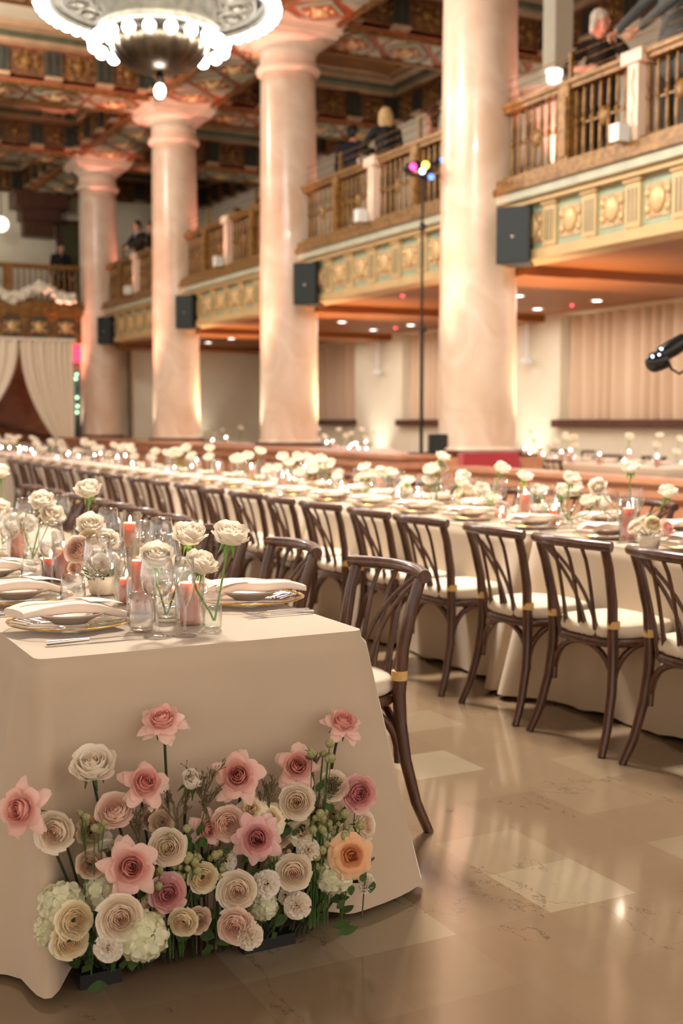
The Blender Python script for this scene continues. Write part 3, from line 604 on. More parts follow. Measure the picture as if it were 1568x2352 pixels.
# ---------------------------------------------------------------- tables with cloths
def cloth(label, x0, x1, y0, y1, corner, seed=0, top=.77, dens=1., fold=.022, lift=0.):
    """corner: dict of corner index (0 x0y0, 1 x1y0, 2 x1y1, 3 x0y1) -> flare (dx, dy)"""
    r_ = random.Random(seed); rc = .03
    per = []   # (point, normal, s, corner weight vector)
    cs_ = [(x0, y0, -1, -1, 1.0), (x1, y0, 1, -1, 1.5), (x1, y1, 1, 1, 2.), (x0, y1, -1, 1, 2.5)]
    segs = []
    def edge_(a, b, n, k):
        for i in range(k):
            u = i/k; segs.append((V(a)*(1-u)+V(b)*u, V(n)))
    def arc(cx, cy, a0, k=6):
        for i in range(k):
            a = a0+pi/2*i/k; segs.append((V((cx+rc*cos(a), cy+rc*sin(a), 0)), V((cos(a), sin(a), 0))))
    kx = max(16, int((x1-x0)*110*dens)); ky = max(16, int((y1-y0)*34*dens))
    edge_((x0+rc, y0, 0), (x1-rc, y0, 0), (0, -1, 0), kx); arc(x1-rc, y0+rc, -pi/2)
    edge_((x1, y0+rc, 0), (x1, y1-rc, 0), (1, 0, 0), ky); arc(x1-rc, y1-rc, 0)
    edge_((x1-rc, y1, 0), (x0+rc, y1, 0), (0, 1, 0), kx); arc(x0+rc, y1-rc, pi/2)
    edge_((x0, y1-rc, 0), (x0, y0+rc, 0), (-1, 0, 0), ky); arc(x0+rc, y0+rc, pi)
    n = len(segs); acc = [0]
    for i in range(1, n): acc.append(acc[-1]+(segs[i][0]-segs[i-1][0]).length)
    cpos = [V((x0, y0, 0)), V((x1, y0, 0)), V((x1, y1, 0)), V((x0, y1, 0))]
    ph = [r_.uniform(0, 6.28) for _ in range(6)]
    rows = [0, .004, .012, .03, .06, .1, .16, .24, .34, .45, .56, .67, .78, .88, .95, 1.0]
    mb = MB(); vs = []
    def off(i, v):
        p, nn = segs[i]; s = acc[i]
        d = nn*(.012+.02*v); cw = 0.
        w = .5*sin(s*5.1+ph[0])+.35*sin(s*8.7+ph[1])+.25*sin(s*14+ph[2])
        d += nn*(v**1.4)*fold*w
        for ci, fl in corner.items():
            c = cpos[ci]; q = p-c; dist = q.length
            for fx, fy, ax, ay, sg in (fl if isinstance(fl, list) else [fl]):
                q = p-(c+V((ax, ay, 0))); dist = q.length
                fv = V((fx, fy, 0)); al = max(0., nn.dot(fv.normalized()))**.7
                d += fv*(v**.95)*math.exp(-(dist/sg)**2)*al; cw = max(cw, math.exp(-(dist/(sg*1.6))**2))
        return p+d, cw
    for v in rows:
        for i in range(n):
            q, cw = off(i, v)
            if v < .03: q = segs[i][0]+segs[i][1]*(v/.03)*.012
            z = top-.012*(v/.012 if v < .012 else 1)-(top-.022)*v*1.0
            hem = .012*sin(acc[i]*7+ph[3])+.008*sin(acc[i]*19+ph[4])
            if v > .5: z += (abs(hem)+lift*(1-cw)*max(0, -segs[i][1].y))*(v-.5)*2
            vs.append(V((q.x, q.y, max(z, .006))))
    fs = [(j*n+i, (j+1)*n+i, (j+1)*n+(i+1) % n, j*n+(i+1) % n) for j in range(len(rows)-1) for i in range(n)]
    mb.add(vs, [f[::-1] for f in fs], 0, True)
    mb.add([v.copy() for v in vs[:n]], [tuple(range(n))], 0, False)
    o = mb.build('tablecloth', 'linen'); tag(o, label, 'tablecloth', 'ivory tablecloths'); return o
TX0, TX1, TY0 = .62, 1.475, 2.735
cloth('ivory floor length tablecloth on the front left table', TX0, TX1, TY0, 9.6, {1: (.22, .05, .0, .06, .1), 0: [(-.02, -.09, .015, 0, .035), (-.11, 0, 0, .12, .06)]}, 1, fold=.008, lift=.06)
RX0, RX1 = 3.44, 4.29
for i, (a, b) in enumerate([(1.9, 4.66), (4.70, 7.1), (7.13, 9.6), (9.63, 12.1), (12.13, 14.6), (14.63, 17.1), (17.13, 19.8)]):
    cloth('ivory tablecloth on the long right table, %s section from the right photo edge' % ORD[i], RX0, RX1, a, b, {0: (-.18, -.0, 0, .05, .1), 3: (-.2, .0, 0, -.06, .1)}, 10+i, dens=.6)
for i, (x0, x1, y0, y1, lb) in enumerate([(9.3, 10.2, 10.2, 13.2, 'ivory tablecloth on the back table right of the nearest column'), (10.4, 11.3, 13.9, 16.9, 'ivory tablecloth on the back table near the curtained windows'), (9.6, 10.5, 18.0, 22.6, 'ivory tablecloth on the candlelit table behind the wooden counter'), (9.4, 10.3, 24.0, 27.5, 'ivory tablecloth on the farthest table by the back wall')]):
    cloth(lb, x0, x1, y0, y1, {}, 30+i, dens=.4)
bc = [(9.05, 12.55, -pi/2), (9.0, 11.6, -pi/2), (9.9, 13.45, pi), (11.6, 14.6, pi/2), (11.6, 15.4, pi/2), (10.1, 14.5, -pi/2), (10.1, 15.5, -pi/2), (10.5, 12.0, pi/2), (10.5, 11.0, pi/2), (10.5, 12.8, pi/2)]
for i, (x, y, a) in enumerate(bc):
    chair(x, y, a, 'dark chair at the back tables beyond the partition, %s nearest the columns' % ordn(i), 'chairs beyond the partition', .1)
# ---------------------------------------------------------------- flowers
def rose_mesh(name, mat, R, layers, seed=0, ruf=.05, jit=.07, tw=.09):
    """layers of petals (count, four (r, z) profile points, half wrap in degrees, pointedness); tint 0 heart, 1 outside"""
    r_ = random.Random(seed); mb = MB(); tint = []; nu, nv = 9, 8; NL = len(layers)
    for li, (n, pp_, wrap, point) in enumerate(layers):
        ph0 = r_.uniform(0, 6.28)
        for i in range(n):
            ph = ph0+2*pi*i/n+r_.uniform(-.14, .14); ks = 1+r_.uniform(-jit, jit); kz = 1+r_.uniform(-jit, jit)*.8; rp = [r_.uniform(0, 6.28) for _ in range(3)]; wr = radians(wrap)*(1+r_.uniform(-.1, .1))
            def fn(u, v):
                uu = 2*u-1; vt = v*(1-point*.38*abs(uu)**1.3)*(1-.10*abs(uu)**3); a_, b_, c_, d_ = [(1-vt)**3, 3*vt*(1-vt)**2, 3*vt*vt*(1-vt), vt**3]
                rho = (a_*pp_[0][0]+b_*pp_[1][0]+c_*pp_[2][0]+d_*pp_[3][0])*ks; z = (a_*pp_[0][1]+b_*pp_[1][1]+c_*pp_[2][1]+d_*pp_[3][1])*kz
                w_ = wr*min(1, .35+1.1*v)*(1-point*.55*max(0, v-.45)/.55)
                rho *= 1+tw*uu*v; e = uu*uu*v*v
                rho += .05*e*(li/NL)+.03*point*max(0, 1-3*abs(uu))*v**5; z -= .10*e*(.4+point)
                z += ruf*v**3*(sin(uu*4+rp[0])+.6*sin(uu*8.5+rp[1])); rho += ruf*.7*v**3*sin(uu*5+rp[2])
                a = ph+uu*w_; return V((rho*cos(a), rho*sin(a), z))*R
            mb.grid(fn, nu, nv); tint += [min(1, li/(NL-1)*.85+.15*(j/(nv-1)))for j in range(nv) for _ in range(nu)]
    return mb.mesh(name, mat, tint)
def ly(n, rm, rt, h, wrap, point=0, lip=0): return (n, [(.06, 0), (rm*1.15, .04), (rm*1.12, h*.75), (rt+lip, h)], wrap, point)
def rx(n, out, mid, drop, wrap, point=1.): return (n, [(.1, .02), (.5, mid*1.25), (out*.8, mid*1.1), (out, drop)], wrap, point)
L_GARDEN = [ly(3, .1, .06, .60, 110), ly(4, .19, .15, .60, 80), ly(5, .3, .26, .60, 66), ly(6, .41, .38, .60, 58), ly(7, .52, .5, .59, 50), ly(7, .63, .62, .58, 46), ly(7, .74, .78, .56, 44, 0, .04), ly(6, .82, .94, .48, 46, 0, .06), ly(6, .84, 1.04, .36, 44, .1, .08)]
L_PINK = [ly(3, .09, .05, .92, 115), ly(3, .17, .13, .95, 100), ly(3, .25, .22, .97, 92), ly(4, .34, .33, .97, 76), ly(4, .42, .46, .93, 70, .15, .06), ly(5, .5, .66, .82, 56, .3, .1), rx(5, 1.08, .5, .42, 54, .75), rx(5, 1.36, .36, .12, 52, 1.), rx(5, 1.3, .22, -.22, 48, 1.)]
L_WHITE = [ly(3, .1, .07, 1.0, 110), ly(3, .2, .18, 1.03, 95), ly(4, .32, .3, 1.05, 78), ly(4, .44, .44, 1.07, 70), ly(5, .56, .6, 1.08, 60, 0, .03), ly(5, .7, .8, 1.05, 60, .1, .08), ly(5, .8, .98, .92, 56, .25, .14), ly(4, .8, 1.08, .72, 54, .35, .2)]
L_VASE = [ly(3, .1, .07, 1.12, 110), ly(3, .22, .2, 1.15, 95), ly(4, .36, .36, 1.17, 78), ly(4, .5, .54, 1.16, 70, 0, .03), ly(5, .64, .78, 1.12, 60, .15, .1), ly(5, .72, .98, .98, 58, .3, .16), (5, [(.08, .0), (.8, -.02), (.85, .6), (1.22, .72)], 52, .55)]
L_BUD = [ly(3, .12, .06, 1.2, 110), ly(3, .25, .16, 1.25, 90), ly(3, .38, .3, 1.25, 80), ly(4, .5, .46, 1.2, 66), ly(4, .58, .66, 1.1, 58, .3, .08)]
L_DUSTY = [ly(3, .1, .06, .75, 110), ly(4, .2, .16, .77, 85), ly(5, .32, .28, .78, 68), ly(5, .44, .44, .77, 62), ly(6, .56, .6, .74, 54, .1, .05), ly(6, .68, .8, .66, 48, .15, .08), ly(6, .76, 1.0, .5, 44, .3, .12), rx(5, 1.1, .3, .1, 42, .6)]
L_PEACH = [ly(3, .1, .06, .8, 110), ly(3, .2, .16, .82, 95), ly(4, .32, .3, .82, 76), ly(4, .44, .48, .8, 68, 0, .06), rx(5, .9, .55, .5, 50, .1), rx(6, 1.15, .4, .22, 46, .1), rx(5, 1.12, .25, -.05, 42, .1)]
L_FAR = [ly(3, .15, .12, 1.12, 100), ly(4, .42, .42, 1.16, 74), ly(5, .68, .8, 1.12, 60, .1, .1), ly(5, .8, 1.02, .9, 56, .2, .14)]
def ruffle_mesh(name, mat, R, seed, n=46):
    r_ = random.Random(seed); mb = MB(); tint = []
    for i in range(n):
        t_ = i/(n-1); th = radians(8+92*t_**.8); ph = i*2.39996
        d = V((sin(th)*cos(ph), sin(th)*sin(ph), cos(th))); s = d.cross(V((0, 0, 1))).normalized() if th > .05 else V((1, 0, 0)); b = s.cross(d)
        rp = r_.uniform(0, 6.3); Q = R*(.85+r_.uniform(-.1, .12))
        def fn(u, v):
            uu = 2*u-1
            return d*Q*(.3+.7*v)*(1-.1*uu*uu)+s*uu*R*.36*v+b*(R*.09*v*v*sin(uu*7+rp)+R*.05*uu*v)+V((0, 0, R*.55))
        mb.grid(fn, 7, 4); tint += [.35+.6*(v_/3)for v_ in range(4) for _ in range(7)]
    return mb.mesh(name, mat, tint)
def hydrangea_mesh(name, mat, R, seed, n=42):
    r_ = random.Random(seed); mb = MB(); tint = []
    for i in range(n):
        th = math.acos(1-1.55*(i+.5)/n); ph = i*2.39996; d = V((sin(th)*cos(ph), sin(th)*sin(ph), cos(th)))
        s = d.cross(V((.2, .1, 1))).normalized(); b = s.cross(d); rot = r_.uniform(0, 1.6); c = d*R*r_.uniform(.84, 1.04)*V((1, 1, 1)).x+V((0, 0, R*.5)); fs = R*.36; ti = r_.uniform(.2, 1)
        for k in range(4):
            a = rot+k*pi/2; e1 = s*cos(a)+b*sin(a); e2 = b*cos(a)-s*sin(a)
            def fn(u, v):
                uu = 2*u-1; return c+e1*fs*v+e2*uu*fs*.62*sin(min(1, v*1.15+.08)*pi*.72)+d*(fs*.22*v*v-fs*.2*uu*uu*v)
            mb.grid(fn, 5, 4); tint += [ti*(.6+.4*v_/3)for v_ in range(4) for _ in range(5)]
    return mb.mesh(name, mat, tint)
BL = {}
for k in range(2):
    BL['pink', k] = rose_mesh('bloom', 'petal_pink', .045, L_PINK, 11+k)
    BL['garden', k] = rose_mesh('bloom', 'petal_cream', .042, L_GARDEN, 21+k, .03)
    BL['white', k] = rose_mesh('bloom', 'petal_white', .04, L_WHITE, 31+k, .06)
    BL['vrose', k] = rose_mesh('bloom', 'petal_white', .043, L_VASE, 81+k, .07)
BL['dusty', 0] = rose_mesh('bloom', 'petal_dusty', .044, L_DUSTY, 41, .05)
BL['pinkspiral', 0] = rose_mesh('bloom', 'petal_dusty', .044, L_PINK, 42, .04)
BL['peach', 0] = rose_mesh('bloom', 'petal_peach', .045, L_PEACH, 43, .06)
BL['blush', 0] = rose_mesh('bloom', 'petal_blush', .043, L_GARDEN, 44, .04)
BL['yellow', 0] = rose_mesh('bloom', 'petal_yellow', .04, L_GARDEN[2:], 45, .04)
BL['beige', 0] = rose_mesh('bloom', 'petal_beige', .036, L_GARDEN[1:], 46, .05)
BL['bud', 0] = rose_mesh('bloom', 'petal_white', .036, L_BUD, 47, .05)
BL['carnation', 0] = ruffle_mesh('bloom', 'petal_white', .038, 51); BL['carnation', 1] = ruffle_mesh('bloom', 'petal_cream', .038, 52)
BL['lisianthus', 0] = rose_mesh('bloom', 'petal_yellow', .038, L_PEACH[1:], 53, .12)
BL['hydrangea', 0] = hydrangea_mesh('bloom', 'petal_green', .058, 54)
BL['vfar', 0] = rose_mesh('bloom', 'petal_white', .043, L_FAR, 55, .07)
def calyx(green='stem_green'):
    mb = MB().ball((0, 0, -.006), (.009, .009, .012), 8)
    for k in range(5):
        a = k*1.257; mb.tube([(.004*cos(a), .004*sin(a), -.002), (.014*cos(a), .014*sin(a), -.008), (.019*cos(a+.1), .019*sin(a), -.03)], [.004, .0035, .0008], 5)
    return mb.mesh('calyx', green)
CAL = calyx(); CALF = calyx('stem_fresh')
KN = {'pink': ('pink_rose', 'rose'), 'garden': ('garden_rose', 'rose'), 'white': ('white_rose', 'rose'), 'dusty': ('dusty_rose', 'rose'), 'pinkspiral': ('pink_rose', 'rose'), 'peach': ('peach_rose', 'rose'), 'blush': ('garden_rose', 'rose'), 'yellow': ('cream_rose', 'rose'), 'beige': ('spray_rose', 'rose'), 'bud': ('white_rose', 'rose'), 'carnation': ('carnation', 'flower'), 'lisianthus': ('lisianthus', 'flower'), 'hydrangea': ('hydrangea', 'flower'), 'vrose': ('white_rose', 'rose'), 'vfar': ('white_rose', 'rose')}
def flower(kind, k, head, base, face, label, group, s=1., stem='stem_green', rs=.0028, sway=.02, leaves=0, cal=True, nseg=7):
    """head/base world points; face = direction the bloom opens towards"""
    head, base, face = V(head), V(base), V(face).normalized()
    nm, cat = KN[kind]; r = thing(nm, label, cat, tuple(base), 0, group)
    b = link('bloom', BL[kind, k], r); b.location = head-base; q = face.to_track_quat('Z', 'Y'); b.rotation_mode = 'QUATERNION'; b.rotation_quaternion = q @ Quaternion((0, 0, 1), rnd.uniform(0, 6.28)); b.scale = (s,)*3
    d = head-base; off = V((rnd.uniform(-1, 1), rnd.uniform(-1, 1), 0))*sway
    e = d-face*.012*s; c2 = d-face*min(.07, d.length*.4)+off*.5; c1 = d*.35+off
    pts = []
    for i in range(nseg):
        t_ = i/(nseg-1); pts.append(V((0, 0, 0))*(1-t_)**3+c1*3*t_*(1-t_)**2+c2*3*t_*t_*(1-t_)+e*t_**3)
    mb = MB().tube(pts, [rs*1.1]*(nseg-1)+[rs*1.5], 6)
    st = mb.build('stem', stem, r)
    if cal:
        c_ = link('calyx', CALF if stem == 'stem_fresh' else CAL, r); c_.location = b.location; c_.rotation_mode = 'QUATERNION'; c_.rotation_quaternion = q; c_.scale = (s*1.15,)*3
    for j in range(leaves):
        p = pts[int(nseg*.35)+j % max(1, nseg//3)]; a = rnd.uniform(0, 6.28); dd = V((cos(a), sin(a), .4)).normalized(); sd = dd.cross(V((0, 0, 1))).normalized(); L = .045
        MB().grid(lambda u, v: p+dd*L*v+sd*(2*u-1)*.014*sin(pi*min(1, v*1.02)**.8)+V((0, 0, -.012*v*v-.004*abs(2*u-1))), 5, 7).build('leaf', 'leaf', r)
    return r
camv = V((0, 0, H))
def facing(p, up=.25, side=0., yaw=0.):
    d = (camv-V(p)); d.z = 0; d.normalize(); s = V((-d.y, d.x, 0)); return d*cos(yaw)+s*sin(yaw)+V((0, 0, up))
# floor arrangement: kind, variant, x, y, Yplane, up, yaw, scale, label
G_ = 'flowers of the floor arrangement at the front table'
FL = [
 ('pink', 0, 373, 1655, 2.63, 1.5, -.2, 1.0, 'tall pink rose with reflexed petals, highest on the left half'),
 ('pink', 1, 787, 1660, 2.63, 1.3, .5, .95, 'tall pink rose at the upper right, alone against the cloth'),
 ('white', 0, 213, 1758, 2.62, 1.6, 0, 1.12, 'tall white rose seen from the side at upper left'),
 ('pink', 1, 333, 1800, 2.6, .7, .3, 1.02, 'pale pink rose with pointed petals left of the white bud'),
 ('bud', 0, 440, 1795, 2.6, 1.2, .4, .95, 'closed white rosebud on a leaning dark stem'),
 ('pink', 0, 546, 1782, 2.58, .45, -.1, 1.12, 'largest pink rose with star-like petals, centre of the arrangement'),
 ('pink', 1, 683, 1760, 2.6, .5, .1, 1.0, 'pink rose with salmon heart left of the twiggy sprig'),
 ('garden', 0, 764, 1805, 2.6, .4, .1, .86, 'cream garden rose directly above the orange peach rose'),
 ('dusty', 0, 824, 1822, 2.58, .15, .3, 1.0, 'full dusty pink rose at the right side'),
 ('pink', 0, 48, 1860, 2.56, .3, -.6, 1.1, 'dusty pink rose at the far left photo edge'),
 ('garden', 1, 124, 1913, 2.58, .1, -.3, .98, 'cream garden rose with orange heart, leftmost cream one'),
 ('blush', 0, 262, 1858, 2.6, .9, -.1, .95, 'blush garden rose left below the pale pink rose'),
 ('garden', 0, 681, 1842, 2.57, .2, 0, .98, 'round cream garden rose beneath the pink rose with salmon heart'),
 ('garden', 1, 841, 1896, 2.6, .3, .9, .8, 'oval white rose turned to the right edge'),
 ('beige', 0, 208, 1912, 2.63, .5, 0, .85, 'small beige rose right of the leftmost cream garden rose'),
 ('beige', 0, 345, 1882, 2.62, .5, -.3, .7, 'small beige spray rose, left of the trio'),
 ('beige', 0, 372, 1888, 2.6, .3, .1, .72, 'small beige spray rose, middle of the trio'),
 ('beige', 0, 370, 1868, 2.62, 1., .2, .55, 'small beige spray rose, top of the trio'),
 ('pink', 1, 478, 1903, 2.6, .3, .3, .8, 'salmon pink rose half hidden behind wispy twigs'),
 ('blush', 0, 524, 1892, 2.58, .2, .2, .9, 'peachy blush garden rose above the deep pink spiral rose'),
 ('pinkspiral', 0, 590, 1925, 2.53, .2, 0, 1.08, 'deep pink spiral rose at the centre right'),
 ('lisianthus', 0, 578, 1858, 2.6, .7, -.1, .85, 'cream ruffled bloom, left of the pair under the largest pink rose'),
 ('lisianthus', 0, 622, 1880, 2.58, .5, .3, .95, 'cream ruffled bloom, right of the pair under the largest pink rose'),
 ('garden', 0, 385, 1947, 2.56, .25, 0, .98, 'cream garden rose with peach heart, left of centre'),
 ('beige', 0, 207, 1985, 2.58, .2, -.1, .85, 'beige rose with swirled brown heart on the left'),
 ('white', 1, 250, 1970, 2.61, .5, .1, .9, 'white rose partly behind the big pale pink rose'),
 ('pink', 0, 298, 1992, 2.53, .35, .15, 1.2, 'big pale pink rose with drooping petals, left of centre'),
 ('dusty', 0, 385, 2052, 2.56, .2, .1, .95, 'dusty pink rose low on the left of centre'),
 ('yellow', 0, 467, 2017, 2.57, .15, .2, .82, 'small cream rose right above the dark stems in the middle'),
 ('carnation', 0, 519, 1978, 2.6, .5, 0, .8, 'greyish white carnation beneath the salmon pink rose'),
 ('garden', 1, 545, 2047, 2.53, .15, 0, 1.0, 'cream garden rose with tan heart, low centre'),
 ('carnation', 0, 612, 2030, 2.55, .3, .1, 1.0, 'frilly white carnation right of the low centre garden rose'),
 ('garden', 0, 674, 2005, 2.53, .1, 0, .98, 'cream garden rose left of the orange peach rose'),
 ('carnation', 1, 706, 1952, 2.58, .5, .1, .85, 'cream carnation above the garden rose beside the peach rose'),
 ('lisianthus', 0, 692, 1908, 2.6, .6, .1, .85, 'cream ruffled bloom beneath the round cream garden rose'),
 ('peach', 0, 806, 1965, 2.54, .25, .25, 1.08, 'orange peach rose, the only orange bloom'),
 ('carnation', 0, 838, 2028, 2.62, .1, .8, .75, 'small white carnation at the lowest right end'),
 ('hydrangea', 0, 146, 2078, 2.61, .4, -.4, .85, 'green-white hydrangea head at the lower left'),
 ('hydrangea', 0, 325, 2150, 2.5, .3, .2, .92, 'green-white hydrangea head at the bottom, left of centre'),
 ('hydrangea', 0, 765, 2005, 2.6, .4, .2, .85, 'pale hydrangea head below the orange peach rose'),
 ('hydrangea', 0, 735, 1930, 2.64, .6, 0, .75, 'greenish hydrangea head among the seed pods at right'),
 ('hydrangea', 0, 235, 2045, 2.61, .5, 0, .75, 'shaded hydrangea head behind the lower left roses'),
 ('hydrangea', 0, 640, 1985, 2.64, .5, 0, .6, 'cream hydrangea head behind the frilly carnation'),
 ('yellow', 0, 172, 2115, 2.52, .25, .3, .95, 'cream rose, upper of the pair at the lower left'),
 ('yellow', 0, 160, 2165, 2.52, .0, .1, .95, 'cream rose, lower of the pair at the lower left'),
 ('garden', 1, 277, 2110, 2.47, .2, .1, 1.1, 'largest cream garden rose near the floor at left'),
 ('carnation', 0, 250, 2176, 2.48, .1, -.2, .95, 'white carnation touching the floor at left'),
 ('yellow', 0, 420, 2120, 2.52, .0, -.2, .78, 'small cream rose near the floor, left of the twins'),
 ('beige', 0, 456, 2118, 2.53, .0, .3, .8, 'small beige rose near the floor, right of the twins'),
 ('blush', 0, 540, 2128, 2.5, .1, -.1, .92, 'cream rose near the floor, below the low centre garden rose'),
 ('carnation', 1, 573, 2148, 2.5, .0, .3, .95, 'cream carnation nearest the floor at the centre'),
 ('hydrangea', 0, 604, 2078, 2.6, .3, 0, .62, 'small pale hydrangea head behind the cream carnation'),
 ('hydrangea', 0, 118, 2135, 2.62, .2, -.4, .6, 'small green-white hydrangea head at the lowest left edge'),
 ('lisianthus', 0, 345, 2090, 2.58, .4, 0, .8, 'shaded cream bloom above the bottom hydrangea'),
 ('beige', 0, 640, 1915, 2.62, .4, .1, .85, 'beige rose right of the deep pink spiral rose'),
 ('carnation', 1, 655, 2055, 2.6, .3, .1, .75, 'small cream carnation right under the garden rose beside peach one'),
 ('lisianthus', 0, 722, 1975, 2.6, .4, .1, .8, 'cream ruffled bloom left of the orange peach rose'),
 ('beige', 0, 440, 1985, 2.62, .4, -.1, .7, 'small beige bloom above the small cream rose'),
 ('carnation', 0, 235, 1930, 2.64, .5, 0, .7, 'small white bloom behind the beige roses at left'),
 ('lisianthus', 0, 765, 1870, 2.63, .5, 0, .75, 'cream bloom under the cream garden rose at upper right'),
 ('carnation', 1, 682, 2078, 2.56, .1, .1, 1.0, 'cream carnation low down at the right of centre'),
]
for i, (kd, k, x, y, Y, up, yaw, s, lb) in enumerate(FL):
    h_ = at(x, y, Y=Y); bx = .76+.56*min(1, max(0, (h_.x-.62)/.82)); base = V((bx, rnd.uniform(2.67, 2.7), .012))
    f = facing(h_, up, 0, yaw)
    # the bloom opens towards the camera: its base sits behind the visual centre
    hb = h_-f.normalized()*.02*s
    flower(kd, k, hb, base, f, lb, G_, s, 'stem_dark', .003, .015, 0, kd not in ('hydrangea', 'carnation'))
# tray, foam, seed pods, twigs, leaves
o = MB().box((.69, 2.66, .0), (.79, 2.7, .035)).box((1.1, 2.66, 0), (1.24, 2.7, .03)).build('flower_foam', 'black_plastic'); tag(o, 'dark foam blocks on the floor beneath the rose arrangement', 'flower foam')
POD = MB().ball((0, 0, 0), .011, 8).mesh('pod', 'pod')
for k, (x, y) in enumerate([(215, 1885), (270, 1960), (400, 1925), (430, 1960), (265, 2060), (350, 2010), (425, 1990), (510, 1985), (745, 1895), (760, 1920), (725, 1880), (735, 1975), (800, 1890), (640, 1950), (730, 1725)]):
    h_ = at(x, y, Y=2.58); r = thing('scabiosa', 'sprig of round green seed pods, %s' % ('at upper left above the beige rose', 'left, beside the white rose', 'left of centre under the spray roses', 'middle left behind the garden rose', 'low left above the hydrangea', 'between pale pink and dusty roses', 'above the small cream rose', 'by the greyish white carnation', 'right, highest of the dark cluster', 'right, middle of the dark cluster', 'right, beside the round garden rose', 'right, above the pale hydrangea', 'right, under the dusty pink rose', 'centre right beside the spiral rose', 'tall, beside the pink rose with salmon heart')[k], 'seed pods', (h_.x, 2.62, .05), 0, 'seed pod sprigs of the floor arrangement')
    mb = MB(); b0 = V((h_.x, 2.62, .05))
    for j in range(7):
        q = h_+V((rnd.uniform(-.03, .03), rnd.uniform(-.02, .02), rnd.uniform(-.03, .03)))-b0; mb.tube([(0, 0, 0), q*.5+V((rnd.uniform(-.01, .01), 0, 0)), q], .0013, 5)
        o = link('pod', POD, r); o.location = q; o.scale = (rnd.uniform(.6, 1.15),)*3
    mb.build('stem', 'stem_green', r)
for k, (x, y, hh, lb) in enumerate([(455, 1850, .1, 'wispy brown twig beside the closed white bud'), (480, 1870, .1, 'wispy twig behind the salmon pink rose'), (605, 1830, .07, 'short wispy twig right of the largest pink rose'), (720, 1740, .05, 'fine twiggy sprig right of the highest salmon rose'), (760, 1790, .05, 'thin twig under the tall upper right rose'), (400, 1870, .08, 'dark wispy foliage beneath the white bud'), (310, 1890, .07, 'dark wispy foliage under the pale pink rose'), (730, 1850, .06, 'thin twig between the garden roses at right'), (500, 1960, .06, 'dense wispy foliage in the centre'), (840, 1945, .04, 'small twig below the oval white rose')]):
    c = at(x, y, Y=2.6); r_ = random.Random(k); mb = MB(); lv = MB()
    def br(p, d, L, dep):
        q = p+d*L; mb.tube([p, p+d*L*.5+V((r_.uniform(-.1, .1), 0, 0))*L, q], .0007+.0005*dep, 4, caps=False)
        if dep > 0:
            for _ in range(4): br(p+d*L*r_.uniform(.3, 1), (d+V((r_.uniform(-.8, .8), r_.uniform(-.5, .5), r_.uniform(-.1, .6)))).normalized(), L*.55, dep-1)
        else: mb.ball(q, .0017, 4)
    br(c-V((0, 0, .07)), V((r_.uniform(-.2, .2), -.1, 1)).normalized(), hh*1.1, 3)
    for j in range(5):
        p = c+V((r_.uniform(-.05, .05), r_.uniform(-.01, .03), -.07-r_.uniform(0, .06))); a = r_.uniform(-.9, .9); dd = V((sin(a), -.3, cos(a)*.8)); sd = V((cos(a), 0, -sin(a)))
        lv.grid(lambda u, v: p+dd*.045*v+sd*(2*u-1)*.011*sin(pi*v), 5, 6)
    mb.tube([(c.x, 2.62, .05), c-V((0, -.01, .12)), c-V((0, 0, .07))], .002, 5)
    o = mb.build('twig_sprig', 'twig'); tag(o, lb, 'foliage', 'wispy sprigs of the floor arrangement'); lv.build('leaves', 'leaf', o)
r_ = random.Random(77); mb = MB()
for j in range(150):
    x = r_.uniform(.68, 1.36); z = r_.uniform(.05, .34)*(.6+.4*sin((x-.6)*3.6)); p = V((x, 2.64+r_.uniform(-.03, .03)-.05*(1-z/.34)*r_.uniform(0, 1), z)); a = r_.uniform(-1.4, 1.4); dd = V((sin(a), -.25+r_.uniform(-.3, .2), cos(a)*.8)).normalized(); sd = dd.cross(V((0, 1, 0))).normalized(); L = r_.uniform(.03, .06)
    mb.grid(lambda u, v: p+dd*L*v+sd*(2*u-1)*L*.27*sin(pi*v)+V((0, -.01*v*v, 0)), 5, 6)
tag(mb.build('leaf_filling', 'leaf'), 'dark green leaves filling between the roses at the front table', 'foliage', kind='stuff')
# ---------------------------------------------------------------- tableware
TT = .77
def wine_mesh(n=28, far=False):
    return MB().lathe([(.0, .0), (.036, .0), (.036, .002), (.012, .006), (.0045, .015), (.004, .085), (.008, .094), (.024, .104), (.037, .122), (.0425, .145), (.0425, .16), (.038, .19), (.0335, .215)]+([] if far else [(.0325, .215), (.037, .19), (.0413, .16), (.0413, .145), (.036, .123), (.023, .106), (.0, .099)]), n, caps=False).torus((0, 0, .215), .033, .0009, n, 5)
def flute_mesh(n=24, far=False):
    return MB().lathe([(.0, .0), (.031, .0), (.031, .002), (.01, .007), (.004, .016), (.004, .07), (.009, .08), (.018, .1), (.0265, .135), (.028, .16), (.024, .2)]+([] if far else [(.0232, .2), (.027, .16), (.0255, .135), (.017, .102), (.0, .085)]), n, caps=False).torus((0, 0, .2), .0236, .0008, n, 5)
def tumb_mesh(n=28, far=False):
    return MB().lathe([(0, 0), (.022, 0), (.029, .004), (.0365, .025), (.0375, .045), (.0345, .075), (.031, .1)]+([] if far else [(.0302, .1), (.0335, .075), (.0365, .045), (.0355, .026), (.028, .01), (0, .008)]), n, caps=False).torus((0, 0, .1), .0306, .0009, n, 5)
def single(name, mb, mat, cat): o = mb.build(name, mat); tag(o, '', cat); return Kit(o)
wk, fk, tk = single('wine_glass', wine_mesh(), 'glass', 'wine glass'), single('champagne_flute', flute_mesh(), 'glass', 'glass'), single('water_tumbler', tumb_mesh(), 'glass', 'glass')
